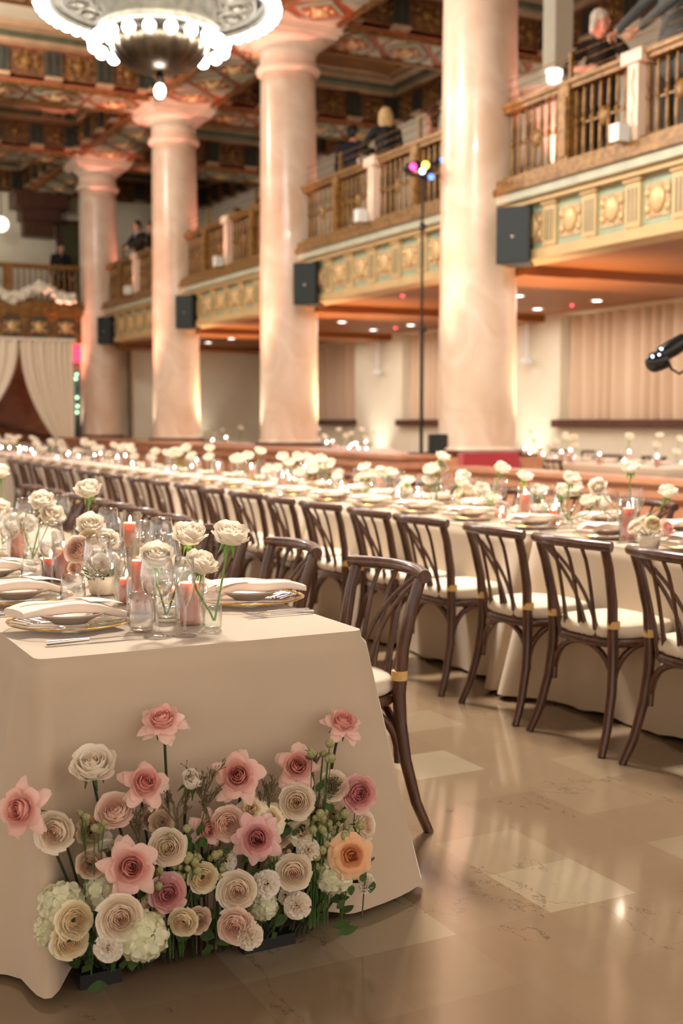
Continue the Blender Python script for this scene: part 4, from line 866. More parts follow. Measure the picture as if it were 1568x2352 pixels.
wkf, fkf, tkf = single('wine_glass', wine_mesh(12, True), 'glass', 'wine glass'), single('champagne_flute', flute_mesh(10, True), 'glass', 'glass'), single('water_tumbler', tumb_mesh(12, True), 'glass', 'glass')
def plate_root():
    r = thing('charger_plate', '', 'plate'); MB().lathe([(0, .003), (.1, .003), (.11, .006), (.155, .017), (.163, .02), (.163, .022), (.155, .02), (.11, .009), (0, .006)], 48, caps=False).build('glass_plate', 'glass', r); MB().torus((0, 0, .0215), .1635, .0017, 56, 6).build('gold_rim', 'gold', r)
    MB().lathe([(.03, .022), (.035, .022)], 8).v and None; return r
def bowl_root():
    return MB().lathe([(0, .006), (.045, .006), (.048, .01), (.085, .028), (.1, .036), (.1, .038), (.083, .033), (.045, .015), (0, .013)], 40, caps=False)
pk = Kit(plate_root()); bk = single('soup_bowl', bowl_root(), 'ceramic', 'bowl')
def napkin_mb(seed, near=True):
    r_ = random.Random(seed); mb = MB(); A, B, Hh = .135, .054, .015
    def fn(u, v):
        y = (2*v-1); a = 2*pi*u; c, s = cos(a), sin(a); e = .4
        x = B*(1-.12*y+.04*sin(3*y))*abs(c)**e*(1 if c > 0 else -1); z = Hh*(1-.35*y*y)*abs(s)**e*(1 if s > 0 else -1)
        z += .05+.004*(1-y*y)-.018*max(0, y-.5)/.5-.006*max(0, -y-.6)/.4+.0025*sin(y*5+x*30)
        return V((x+.012*sin(y*2.2), y*A+.012*sin(x*22), z))
    mb.grid(fn, 28, 22, closed=True)
    for y in (0, 1): mb.add([fn(i/28, y) for i in range(28)], [tuple(range(28))], 0, False)
    mb.grid(lambda u, v: V((-.05+.1*u+.0, .02+.09*v+.03*u, .0665+.004*(1-(.2+v)**2)+.004*sin(3*u)-.012*max(0, v-.6))), 8, 8)
    mb.tube([fn(.25, .06+.88*i/12)+V((.02*(i/12), 0, .001)) for i in range(13)], .0018, 5)
    return mb
nk = single('napkin', napkin_mb(1), 'napkin', 'napkin')
def knife_mb(): return MB().tube([(0, -.115, .004), (0, -.06, .005), (0, -.01, .005)], [.006, .0055, .004], 8).grid(lambda u, v: V(((u-.5)*.017*(1-.9*v**4), -.01+.125*v, .005+.001*(1 if u > .5 else 0))), 4, 10)
def fork_mb():
    mb = MB().tube([(0, -.1, .003), (0, -.04, .007), (0, .03, .006)], [.006, .0035, .003], 8)
    mb.grid(lambda u, v: V(((u-.5)*.022*sin(.3+v*1.27), .03+.03*v, .006-.003*v)), 5, 5)
    for q in (-1.5, -.5, .5, 1.5): mb.tube([(q*.006, .058, .003), (q*.006, .08, .003), (q*.0055, .1, .008)], .0014, 5)
    return mb
kk, fo = single('table_knife', knife_mb(), 'silver', 'knife'), single('table_fork', fork_mb(), 'silver', 'fork')
def candle_root(h, r0, hg, rg, burn=True):
    r = thing('pillar_candle', '', 'candle'); MB().lathe([(r0*.96, 0), (r0, .003), (r0, h-.004), (r0*.93, h), (r0*.75, h-.003), (0, h-.005)], 24).build('wax', 'coral_wax', r)
    if rg: MB().lathe([(rg, 0), (rg, hg), (rg-.002, hg), (rg-.002, .004), (0, .004)], 28, caps=False).build('glass_holder', 'glass', r)
    MB().tube([(0, 0, h-.006), (.001, 0, h+.006)], .0012, 5).build('wick', 'wick', r)
    if burn: MB().lathe([(.0005, h+.002), (.0042, h+.008), (.003, h+.017), (.0003, h+.026)], 6).build('flame', 'flame', r)
    return r
cA, cB, cC = Kit(candle_root(.15, .0275, .19, .042)), Kit(candle_root(.112, .0275, .17, .041)), Kit(candle_root(.075, .024, .13, .036))
cV = Kit(candle_root(.03, .024, .06, .032))
def vase_rib_root():
    r = thing('bud_vase', '', 'vase'); n = 72
    def fn(u, v):
        a = 2*pi*u; prof = [(0, .0), (.022, .001), (.0245, .006), (.0245, .085), (.022, .093), (.014, .1), (.0125, .107), (.015, .113)]
        f = v*(len(prof)-1); k = min(int(f), len(prof)-2); w_ = f-k; rr_ = prof[k][0]*(1-w_)+prof[k+1][0]*w_; z = prof[k][1]*(1-w_)+prof[k+1][1]*w_
        rr_ *= 1+.035*cos(18*a)*(1 if .004 < z < .095 else 0); return V((rr_*cos(a), rr_*sin(a), z))
    MB().grid(fn, n, 30, closed=True).build('glass_body', 'glass', r); MB().lathe([(.0, .004), (.021, .004), (.0225, .01), (.0225, .06), (0, .06)], 28, caps=False).build('water', 'water', r); return r
def vase_block_root():
    r = thing('bud_vase', '', 'vase'); MB().lathe([(0, 0), (.026, .001), (.028, .006), (.028, .04), (.024, .052), (.012, .062), (.011, .08), (.014, .085), (.0125, .085), (.0098, .08), (.0105, .063), (.022, .051), (.026, .04), (.026, .01), (0, .008)], 32, caps=False).build('glass_body', 'glass', r)
    MB().lathe([(0, .01), (.0255, .01), (.0255, .04), (0, .04)], 24, caps=False).build('water', 'water', r); return r
vr, vb = Kit(vase_rib_root()), Kit(vase_block_root())
def far_vase(): return MB().lathe([(0, 0), (.026, .001), (.028, .01), (.028, .05), (.014, .07), (.013, .09)], 12, caps=False).lathe([(0, .008), (.025, .01), (.025, .04), (0, .04)], 12, caps=False)
vf = single('bud_vase', far_vase(), 'glass', 'vase')
def pot_mb(): return MB().lathe([(0, 0), (.036, .0), (.04, .004), (.046, .04), (.048, .058), (.044, .058), (.042, .05), (0, .048)], 32)
pt = single('flower_pot', pot_mb(), 'stone_pot', 'pot')
LP = {}
def T_(x, y, z=TT): p = at(x, y, z=z); return p
def setting(px_, py_, face, who, near=True, forks=True):
    """face: -1 guest sits at low X facing +X; +1 guest at high X facing -X"""
    rz = -pi/2 if face < 0 else pi/2; z = TT+.004
    pk.put(loc=(px_, py_, z), rz=0, label='gold rimmed glass charger plate at %s' % who, group='charger plates')
    bk.put(loc=(px_, py_, z+.008), label='ivory soup bowl under the napkin at %s' % who, group='soup bowls')
    nk.put(loc=(px_+(-.01 if face < 0 else .01), py_, z+.002), rz=rz+rnd.uniform(-.12, .12), label='folded ivory napkin on the bowl at %s' % who, group='napkins')
    s = -1 if face < 0 else 1
    kk.put(loc=(px_, py_+s*.215, z), rz=rz, label='silver table knife at %s' % who, group='knives')
    if forks:
        fo.put(loc=(px_, py_-s*.2, z), rz=rz, label='outer silver fork at %s' % who, group='forks'); fo.put(loc=(px_, py_-s*.23, z), rz=rz, label='inner silver fork at %s' % who, group='forks')
# front table, left side
zt = TT+.003
setting(.795, 3.10, -1, 'the nearest left seat of the front table'); setting(.765, 3.60, -1, 'the second left seat of the front table'); setting(.8, 4.14, -1, 'the third left seat of the front table')
setting(1.375, 3.27, 1, 'the nearest right seat of the front table'); setting(1.31, 3.95, 1, 'the second right seat of the front table'); setting(1.31, 4.6, 1, 'the third right seat of the front table'); setting(.8, 4.72, -1, 'the fourth left seat of the front table')
for k_, lst, nm in ((tk, [(325, 1452, 'nearest the camera, before the coral candle'), (168, 1399, 'left of centre, by the second napkin'), (75, 1344, 'near the left photo edge'), (385, 1420, 'behind the wine glass by the small vase')], 'clear stemless tumbler on the front table, '), (wk, [(362, 1464, 'nearest the camera'), (228, 1404, 'before the flower pot'), (120, 1352, 'before the burning candle at left'), (22, 1300, 'cut by the left photo edge'), (372, 1335, 'tall one behind, before the dark chairs'), (250, 1300, 'behind the white pot flowers'), (385, 1395, 'behind the nearest roses'), (60, 1262, 'far left, beside the tall roses'), (140, 1250, 'far one at left centre')], 'wine glass on the front table, '), (fk, [(425, 1461, 'nearest, before the coral candle'), (268, 1404, 'right of the flower pot glass'), (190, 1350, 'behind the second tumbler'), (75, 1298, 'near the left edge candles'), (330, 1330, 'beyond the pot flowers')], 'champagne flute on the front table, ')):
    for x, y, lb in lst:
        p = T_(x, y); k_.put(loc=(p.x, p.y, zt), rz=rnd.uniform(0, 6), label=nm+lb, group='glasses on the front table')
for k_, x, y, lb in ((cB, 437, 1434, 'lit coral pillar candle in glass, right of the nearest flute'), (cA, 325, 1408, 'tallest coral candle, behind the nearest tumbler'), (cC, 292, 1386, 'small coral candle left behind the tallest one'), (cC, 118, 1332, 'lit coral candle behind the second tumbler'), (cB, 148, 1336, 'coral candle right beside the lit one at left'), (cA, 40, 1282, 'tall coral candle near the left photo edge'), (cB, 330, 1360, 'coral candle behind the tallest one'), (cA, 300, 1290, 'far coral candle beyond the flower pot'), (cV, 410, 1372, 'small candle cup behind the roses')):
    p = T_(x, y); k_.put(loc=(p.x, p.y, zt), label=lb, group='coral candles on the front table')
p1 = T_(488, 1446); vr.put(loc=(p1.x, p1.y, zt), label='ribbed glass bud vase nearest the camera', group='bud vases')
p2 = T_(384, 1430); vb.put(loc=(p2.x, p2.y, zt), label='round clear bud vase behind the nearest wine glass', group='bud vases')
p3 = T_(75, 1296); vb.put(loc=(p3.x, p3.y, zt), label='clear bud vase at the left by the tall candle', group='bud vases')
p4 = V((1.06, 4.12, TT)); vr.put(loc=(p4.x, p4.y, zt), label='ribbed bud vase beyond the flower pot', group='bud vases')
p5 = T_(5, 1262); vb.put(loc=(p5.x, p5.y, zt), label='clear bud vase at the left photo edge', group='bud vases')
pp = T_(236, 1366); pt.put(loc=(pp.x, pp.y, zt), label='small round stone pot of flowers on the front table', group='flower pots')
GR = 'white roses in bud vases on the front table'
def vrose(x, y, X, vase, up, yaw, lb, s=1., k=0, kind='vrose', leaves=0, g=GR):
    h_ = at(x, y, X=X); f = facing(h_, up, 0, yaw); flower(kind, k, h_-f.normalized()*.02*s, (vase.x+rnd.uniform(-.006, .006), vase.y, zt+.02), f, lb, g, s, 'stem_fresh', .0026, .0, leaves)
vrose(435, 1232, 1.12, p2, 2.2, .2, 'ivory rose of the near vases, upper left of the three', 1., 0)
vrose(529, 1232, 1.17, p1, 2.4, .5, 'ivory rose farthest right on the front table', 1., 1)
vrose(460, 1298, 1.10, p1, 1.6, .9, 'ivory rose, lowest of the near three', .95, 0)
vrose(360, 1282, 1.03, p2, 1.6, .2, 'ivory rose seen through the nearest glasses', 1., 1)
vrose(203, 1127, 1.10, p4, 1.8, -.2, 'single tall ivory rose on a long green stem, left of centre', .95, 0)
vrose(97, 1153, 1.0, p3, 1.6, 0, 'ivory rose in the left group, upper one', .95, 1)
vrose(117, 1185, 1.02, p3, 1.0, .3, 'ivory rose in the left group, lower one', .95, 0)
vrose(208, 1210, 1.02, p4, 1.2, .1, 'ivory rose just above the flower pot', .95, 1)
vrose(0, 1172, .98, p5, 1.3, 0, 'ivory rose cut by the left photo edge', .95, 1)
vrose(28, 1205, 1.0, p5, 1.0, -.3, 'ivory rose low at the left photo edge', .95, 0)
vrose(60, 1205, 1.02, p3, .9, .2, 'soft ivory rose between the far left glasses', .9, 1)
vrose(0, 1085, 1.1, V((1.1, 5.2, TT)), 1.5, 0, 'small far ivory rose at the left edge above the glasses', .9, 1)
for x, y, kd, up, yaw, s, lb in ((178, 1262, 'blush', .3, -.3, .95, 'large blush garden rose at the left of the pot'), (232, 1290, 'garden', .3, .1, .62, 'small white garden rose at the front of the pot'), (245, 1242, 'white', 1., .2, .85, 'white rose at the top of the pot'), (262, 1284, 'garden', .3, .6, .55, 'small white garden rose at the right of the pot'), (170, 1305, 'blush', .1, -.4, .5, 'small peach bloom at the lower left of the pot'), (205, 1232, 'yellow', .8, -.1, .75, 'cream rose at the back of the pot'), (290, 1300, 'lisianthus', .3, .7, .6, 'small ruffled bloom at the right edge of the pot')):
    h_ = at(x, y, Y=pp.y-.02); f = facing(h_, up, 0, yaw); flower(kd, 0, h_-f.normalized()*.015, (pp.x, pp.y, zt+.045), f, lb, 'flowers in the stone pot', s, 'stem_green', .002, .0)
mb = MB(); r_ = random.Random(5)
for j in range(26):
    a = r_.uniform(0, 6.28); q = V((cos(a), sin(a), r_.uniform(.1, 1))).normalized()*r_.uniform(.05, .11); mb.tube([(0, 0, 0), q*.5, q], .0012, 4)
    for t_ in range(6): w_ = q*(.4+.1*t_); mb.tube([w_, w_+V((r_.uniform(-.012, .012), r_.uniform(-.012, .012), .008))], .0015, 4)
o = mb.build('fern_sprig', 'stem_green'); o.location = (pp.x, pp.y, zt+.045); tag(o, 'feathery green sprigs spilling from the stone pot', 'foliage')
a_ = T_(285, 1360); MB().box((-.07, -.002, .0), (.07, .002, .1)).build('table_card', 'glass').location = (1.15, 3.62, zt); o = bpy.data.objects['table_card']; tag(o, 'gold edged acrylic card behind the flower pot', 'card'); MB().tube([(-.07, 0, .004), (.07, 0, .004), (.07, 0, .1), (-.07, 0, .1), (-.07, 0, .004)], .0015, 5).build('gold_edge', 'gold', o)
# long right table
RT = 'the long right table'
def rlab(i): return '%s seat from the right photo edge' % ordn(i)
RM = (RX0+RX1)/2
sy = [3.2+.575*i for i in range(28)]
cnt = {}
def nn(k): cnt[k] = cnt.get(k, -1)+1; return ordn(cnt[k]) if cnt[k] < 69 else 'distant'
for i, y in enumerate(sy):
    near = y < 9
    for s, X in ((-1, RX0+.19), (1, RX1-.19)):
        side = 'aisle' if s < 0 else 'partition'
        who = '%s side, %s' % (side, rlab(i))
        pk.put(loc=(X, y, zt), label='glass charger on the right table, '+who, group='chargers on the right table')
        bk.put(loc=(X, y, zt+.008), label='ivory bowl on the right table, '+who, group='bowls on the right table')
        nk.put(loc=(X, y, zt+.002), rz=-s*pi/2+rnd.uniform(-.15, .15)+pi*0, label='folded napkin on the right table, '+who, group='napkins on the right table')
        wkf.put(loc=(X-s*.15, y+.18, zt), label='wine glass on the right table, '+who, group='wine glasses on the right table')
        tkf.put(loc=(X-s*.12, y+.1, zt), label='tumbler on the right table, '+who, group='tumblers on the right table')
        if y < 7: fkf.put(loc=(X-s*.2, y+.13, zt), label='champagne flute on the right table, '+who, group='flutes on the right table'); kk.put(loc=(X, y+s*.2, zt), rz=-pi/2*-s, label='table knife on the right table, '+who, group='knives on the right table')
RG = 'white roses along the right table'
vases = []
for y in [3.4+.36*i for i in range(45)]:
    v_ = V((RM+rnd.uniform(-.1, .1), y+rnd.uniform(-.08, .08), TT)); vases.append(v_); vf.put(loc=(v_.x, v_.y, zt), label='bud vase on the right table, %s from the right photo edge' % nn('v'), group='bud vases on the right table')
def rrose(h_, lb=None, kind='vfar', s=1.):
    v_ = min(vases, key=lambda q: (q.xy-h_.xy).length); f = V((rnd.uniform(-.6, .6)-.3, rnd.uniform(-.6, .3)-.4, rnd.uniform(.5, 1.6)))
    flower(kind, 0, h_, (v_.x, v_.y, zt+.03), f, lb or 'white rose on the right table, %s of the row from the right photo edge' % nn('r'), RG, s, 'stem_fresh', .0028, .01, 0, h_.y < 8, 5)
spec = [(1532, 1140), (1448, 1084), (1375, 1122), (1385, 1165), (1355, 1160), (1310, 1108), (1325, 1130), (1290, 1135), (1240, 1135), (1203, 1103), (1150, 1083), (1125, 1150), (1105, 1130), (1065, 1100), (1055, 1115), (1013, 1057), (1010, 1080), (990, 1085), (985, 1112), (935, 1110), (930, 1125), (895, 1092), (875, 1090), (840, 1080), (850, 1095), (782, 1095), (760, 1070), (735, 1060), (725, 1080), (690, 1090), (650, 1055), (665, 1068), (640, 1080)]
for x, y in spec:
    rrose(at(x, y, X=RM+rnd.uniform(-.06, .06)), None, 'vfar' if x < 1000 else 'vrose', .95)
for i in range(60):
    y = 7.9+i*.2; rrose(V((RM+rnd.uniform(-.13, .13), y, TT+rnd.choice([.14, .2, .24, .27]))), None)
for i, (x, y, kd) in enumerate([(1205, 1200, 'A'), (1460, 1258, 'A'), (957, 1168, 'C'), (912, 1168, 'C'), (1270, 1205, 'C'), (1375, 1200, 'B'), (1110, 1170, 'C'), (872, 1140, 'A'), (1150, 1190, 'V'), (785, 1150, 'C'), (740, 1148, 'V'), (660, 1120, 'B'), (700, 1105, 'B'), (635, 1100, 'C')]):
    p = T_(x, y) if x != 1460 else V((3.62, 4.2, 0)); {'A': cA, 'B': cB, 'C': cC, 'V': cV}[kd].put(loc=(p.x, p.y, zt), label='coral candle on the right table, %s from the right photo edge' % nn('c'), group='coral candles on the right table')
for i in range(34):
    y = 7.6+i*.35; rnd.choice([cA, cB, cC, cV]).put(loc=(RM+rnd.uniform(-.14, .14), y, zt), label='coral candle on the right table, %s from the right photo edge' % nn('c'), group='coral candles on the right table')
for i, (x, y) in enumerate([(1490, 1262), (1075, 1165), (840, 1125)]):
    p = T_(x, y); pt.put(loc=(p.x, p.y, zt), label='flower pot on the right table, %s from the right photo edge' % ordn(i), group='flower pots on the right table')
    for j, kd in enumerate(['white', 'blush', 'garden', 'yellow', 'pink']):
        a = j*1.26+.4; q = p+V((.06*cos(a), .06*sin(a), .09+.02*(j % 2))); flower(kd, 0, q, (p.x, p.y, zt+.045), (cos(a)*.7-.2, sin(a)*.7-.4, .7), '%s bloom in the %s flower pot of the right table' % (('white', 'blush', 'cream', 'yellowish', 'pink')[j], ORD[i]), 'pot flowers on the right table', .8, 'stem_green', .002, 0, 0, False, 4)
# back tables
BG = 'settings on the tables beyond the partition'
def back_row(x0, y0, y1, step, name):
    i = 0; y = y0
    while y < y1:
        vp = V((x0+rnd.uniform(-.15, .15), y, TT))
        vf.put(loc=(vp.x, vp.y, zt), label='bud vase on %s, %s from the camera' % (name, ordn(i)), group='bud vases beyond the partition')
        for j in range(2): flower('vfar', 0, vp+V((rnd.uniform(-.12, .12), rnd.uniform(-.1, .1), rnd.uniform(.16, .36))), (vp.x, vp.y, zt+.03), (rnd.uniform(-.6, .3), rnd.uniform(-.8, 0), 1), 'white rose on %s, %s from the camera, %s' % (name, ordn(i), ('first stem', 'second stem')[j]), 'white roses beyond the partition', 1, 'stem_fresh', .0028, .01, 0, False, 4)
        rnd.choice([cA, cB, cC]).put(loc=(x0+rnd.uniform(-.2, .2), y+step*.5, zt), label='coral candle on %s, %s from the camera' % (name, ordn(i)), group='candles beyond the partition')
        cV.put(loc=(x0+rnd.uniform(-.3, .3), y+step*.25, zt), label='small candle cup on %s, %s from the camera' % (name, ordn(i)), group='candle cups beyond the partition')
        wkf.put(loc=(x0-.25, y+.1, zt), label='wine glass on %s, %s from the camera' % (name, ordn(i)), group='wine glasses beyond the partition')
        nk.put(loc=(x0+.28, y+.1, zt-.02), rz=pi/2, label='napkin on %s, %s from the camera' % (name, ordn(i)), group='napkins beyond the partition')
        y += step; i += 1
back_row(9.75, 10.5, 13.1, .5, 'the back table nearest the partition'); back_row(10.85, 14.2, 16.8, .55, 'the back table by the curtains'); back_row(10.05, 18.3, 22.5, .45, 'the table behind the counter'); back_row(9.85, 24.3, 27.3, .55, 'the farthest back table')
# cocktail tables and menu on the gallery
for i, (x, y, w_) in enumerate([(8.8, at(1250, 330, X=8.8).y, .3), (8.75, at(850, 460, X=8.75).y, .2)]):
    r = thing('cocktail_table', ('white draped cocktail table right of the nearest column on the gallery', 'white draped cocktail table behind the guests drinking')[i], 'table', (x, y, 4.1), 0, 'cocktail tables on the gallery')
    def sk_(u, v, w_=w_): a = 2*pi*u; rr_ = w_*(1-.25*sin(v*pi))*(1+.07*cos(9*a)*(1-v)); return V((rr_*cos(a), rr_*sin(a), 1.1*v))
    MB().grid(sk_, 72, 10, closed=True).lathe([(0, 1.1), (w_, 1.1)], 40, caps=False).build('skirt', 'voile', r)
p = at(1272, 218, X=9.0); MB().lathe([(.07, 0), (.1, .2)], 20).build('lit_vase', 'globe').location = (8.8, at(1272, 205, X=8.8).y, 5.2); tag(bpy.data.objects['lit_vase'], 'glowing white vessel on the draped cocktail table', 'lamp')
q = at(1273, 160, X=10.4); struct('trim_12', MB().box((10.3, q.y-.14, 4.1), (10.6, q.y+.14, 7.4)), 'plaster')
r = thing('menu_frame', 'framed white menu sheet standing behind the gallery rail', 'frame', tuple(at(841, 385, X=8.6)-V((0, 0, .05))), .5); MB().box((-.11, -.01, -.22), (.11, .01, .22)).build('paper', 'menu_paper', r); MB().box((-.15, .0, -.9), (-.115, .03, .26)).box((.115, 0, -.9), (.15, .03, .26)).box((-.15, 0, .22), (.15, .03, .26)).build('frame', 'gilt_rail', r)
# ---------------------------------------------------------------- people
DG = bpy.context.evaluated_depsgraph_get
def fuse(name, mb, mat, parent, vox, smooth=3):
    me = mb.mesh(name, mat); o = bpy.data.objects.new(name, me); C.objects.link(o)
    m = o.modifiers.new('r', 'REMESH'); m.mode = 'VOXEL'; m.voxel_size = vox; m.use_smooth_shade = True
    s = o.modifiers.new('s', 'SMOOTH'); s.factor = .5; s.iterations = smooth
    bpy.context.view_layer.update(); ev = o.evaluated_get(DG()); m2 = bpy.data.meshes.new_from_object(ev); m2.materials.clear(); m2.materials.append(M[mat])
    o.modifiers.clear(); o.data = m2; bpy.data.meshes.remove(me); o.parent = parent; return o
def caps(mb, pts, rs, n=12):
    mb.tube(pts, rs, n)
    for p, r in zip(pts, rs): mb.ball(p, r*.99, n)
def hand(mb, w, d, n_, curl=.6):
    """w wrist, d forearm direction, n_ palm normal"""
    d = V(d).normalized(); n_ = (V(n_)-d*V(n_).dot(d)).normalized(); s = d.cross(n_); w = V(w)
    R = Matrix((s, d, n_)).transposed()
    mb.ball(w+d*.045, (.038, .05, .017), 12, 0, R)
    for i, (o_, L) in enumerate(((-.028, .062), (-.0095, .072), (.0095, .068), (.028, .052))):
        a = w+d*.078+s*o_; p1_ = a+(d*cos(curl*.5)+n_*sin(curl*.5))*L*.5; p2_ = p1_+(d*cos(curl*1.6)+n_*sin(curl*1.6))*L*.45; caps(mb, [w+d*.05+s*o_, a, p1_, p2_], [.0095, .0095, .0088, .0078], 8)
    a = w+d*.025-s*.03; p1_ = a+(d*.6-s*.7+n_*.4).normalized()*.035; p2_ = p1_+(d*.8-s*.1+n_*.6).normalized()*.03; caps(mb, [a, p1_, p2_], [.012, .0105, .0088], 8)
def person(label, loc, rz, top, bottom, hair, J={}, sleeve=True, female=False, hairlen=0, bun=False, collar=False, lean=0., yaw_head=0., pitch_head=0., bare=False, dress=False, sc_=1., XH=None):
    hz = (.95+cos(lean)*.69)*sc_; off = Matrix.Rotation(rz, 3, 'Z') @ V((0, (.03+sin(lean)*.69)*sc_, 0)); hp_ = at(loc[0], loc[1], z=GF+hz+loc[2]) if len(loc) == 3 else at(loc[0], loc[1], Y=loc[3])
    r = thing('person', label, 'person', (hp_.x-off.x, hp_.y-off.y, GF), rz); r.scale = (sc_,)*3
    sw = .17 if female else .2
    def L(p): p = V(p); z0 = .95; k = max(0, p.z-z0); return V((p.x, p.y+sin(lean)*k, z0+cos(lean)*k if p.z > z0 else p.z))
    sh = {s: L((s*sw, 0, 1.42)) for s in (-1, 1)}
    el = {s: J.get(('el', s), sh[s]+V((s*.06, .02, -.28))) for s in (-1, 1)}
    wr = {s: J.get(('wr', s), el[s]+V((0, .08, -.24))) for s in (-1, 1)}
    neck = L((0, .01, 1.48)); hc = L((0, .03, 1.64)); HR = Matrix.Rotation(yaw_head, 3, 'Z') @ Matrix.Rotation(-lean*.3+pitch_head, 3, 'X')
    b = MB()
    def hp(x, y, z): return hc+HR @ V((x, y, z))
    b.ball(hc+HR @ V((0, -.01, .025)), (.076, .093, .095), 18, 0, HR); b.ball(hp(0, .025, -.045), (.058, .062, .065), 16, 0, HR); b.ball(hp(0, .055, -.09), (.028, .025, .02), 10, 0, HR)
    b.tube([hp(0, .085, .02), hp(0, .103, -.012), hp(0, .088, -.025)], [.009, .013, .01], 8); b.ball(hp(0, .1, -.016), .013, 8)
    for s in (-1, 1): b.ball(hp(s*.078, -.005, -.01), (.01, .02, .03), 8, 0, HR); b.ball(hp(s*.03, .08, .03), (.02, .012, .008), 8, 0, HR); b.ball(hp(s*.045, .055, -.02), (.025, .025, .022), 8, 0, HR)
    b.ball(hp(0, .083, -.052), (.024, .012, .006), 10, 0, HR); b.ball(hp(0, .082, -.063), (.02, .012, .007), 10, 0, HR)
    caps(b, [neck-V((0, 0, .08)), neck, hc+HR @ V((0, -.015, -.05))], [.065, .053, .05])
    T = [(0, 0, .93), (0, 0, 1.08), (0, .01, 1.25), (0, 0, 1.38)]; W_ = ([.165, .125, .15, .14] if female else [.16, .15, .175, .165])
    for p, w_ in zip(T, W_): b.ball(L(p), (w_, w_*.62, .12), 14)
    caps(b, [L(T[0]), L(T[1]), L(T[2]), L(T[3])], [.11, .095, .105, .1])
    caps(b, [sh[-1], L((0, 0, 1.45)), sh[1]], [.05, .06, .05])
    for s in (-1, 1):
        caps(b, [sh[s], sh[s].lerp(el[s], .5), el[s], el[s].lerp(wr[s], .35), wr[s]], [.048, .043, .036, .037, .025])
        hand(b, wr[s], wr[s]-el[s], J.get(('n', s), (-s, 0, -.2)), J.get(('c', s), .7))
        k = J.get(('ft', s), V((s*.1, .02, 0))); hip = V((s*.09, 0, .9)); kn = hip.lerp(k, .5)+V((0, .03, 0))
        caps(b, [hip, kn, V((k.x, k.y-.03, .09))], [.085, .055, .038]); caps(b, [V((k.x, k.y-.05, .045)), V((k.x, k.y+.06, .03)), V((k.x, k.y+.14, .025))], [.035, .032, .025])
    b.ball(V((0, 0, .9)), (.16, .11, .1), 12)
    fuse('body', b, 'skin', r, .0085)
    c = MB()
    if not bare:
        for p, w_ in zip(T, W_): c.ball(L(p), (w_+.022, w_*.62+.022, .13), 14)
        caps(c, [L(T[0]), L(T[1]), L(T[2]), L((0, 0, 1.4))], [.125, .115, .125, .12]); caps(c, [sh[-1], L((0, -.01, 1.45)), sh[1]], [.067, .07, .067])
        for s in (-1, 1):
            e = wr[s].lerp(el[s], .12) if sleeve else el[s].lerp(wr[s], .3)
            caps(c, [sh[s], sh[s].lerp(el[s], .5), el[s], e], [.067, .06, .053, .042])
        c.lathe([(.17, .78), (.18, .95), (.15, 1.1)], 20) if not dress else None
    else:
        for p, w_ in zip(T[:3], W_): c.ball(L(p), (w_+.012, w_*.62+.014, .1), 14)
        caps(c, [L(T[0]), L(T[1]), L((0, 0, 1.27))], [.12, .105, .115])
    if dress: c.lathe([(.26, .12), (.22, .6), (.18, .95), (.14, 1.1)], 24)
    fuse('dress' if dress else 'jacket', c, top, r, .014)
    if not dress:
        c = MB(); c.ball((0, 0, .9), (.175, .125, .13), 14)
        for s in (-1, 1): k = J.get(('ft', s), V((s*.1, .02, 0))); hip = V((s*.09, 0, .9)); kn = hip.lerp(k, .5)+V((0, .03, 0)); caps(c, [hip, kn, V((k.x, k.y-.02, .1))], [.1, .075, .065])
        fuse('trousers', c, bottom, r, .014)
        for s in (-1, 1): k = J.get(('ft', s), V((s*.1, .02, 0))); c = MB(); caps(c, [V((k.x, k.y-.06, .05)), V((k.x, k.y+.06, .045)), V((k.x, k.y+.15, .035))], [.047, .046, .035], 10); fuse('shoe', c, 'black_plastic', r, .012)
    if collar: MB().tube([L((.06*cos(a), .055*sin(a)+.01, 1.475)) for a in [i*pi/8 for i in range(17)]], .02, 8).tube([L((0, .085, 1.44)), L((0, .115, 1.3))], [.03, .012], 8).build('shirt', 'white_shirt', r)
    hm = MB(); hm.ball(hp(0, -.025, .045), (.092, .1, .094), 18, 0, HR); hm.ball(hp(0, -.05, .0), (.078, .07, .085), 16, 0, HR)
    if hairlen:
        for i in range(9):
            a = pi+(i-4)*.32; x, y = .07*sin(a-pi)*1.1, -.055+.05*(1-cos(a-pi)); caps(hm, [hp(x, y, .04), hp(x*1.15, y-.02, -.06), hp(x*1.1, y-.03, -.06-hairlen)], [.035, .034, .02], 8)
    if bun: hm.ball(hp(.0, -.1, .06), (.05, .05, .055), 12); [hm.ball(hp(.03*cos(i*1.3), -.1+.03*sin(i*1.7), .06+.03*sin(i)), .025, 8) for i in range(6)]
    fuse('hair', hm, hair, r, .011, 2)
    return r
GF = 4.1
def ploc(x, y, X, h=1.64): p = at(x, y, X=X); return (p.x, p.y, GF)
def toward(p, q): return atan2(q[1]-p[1], q[0]-p[0])-pi/2
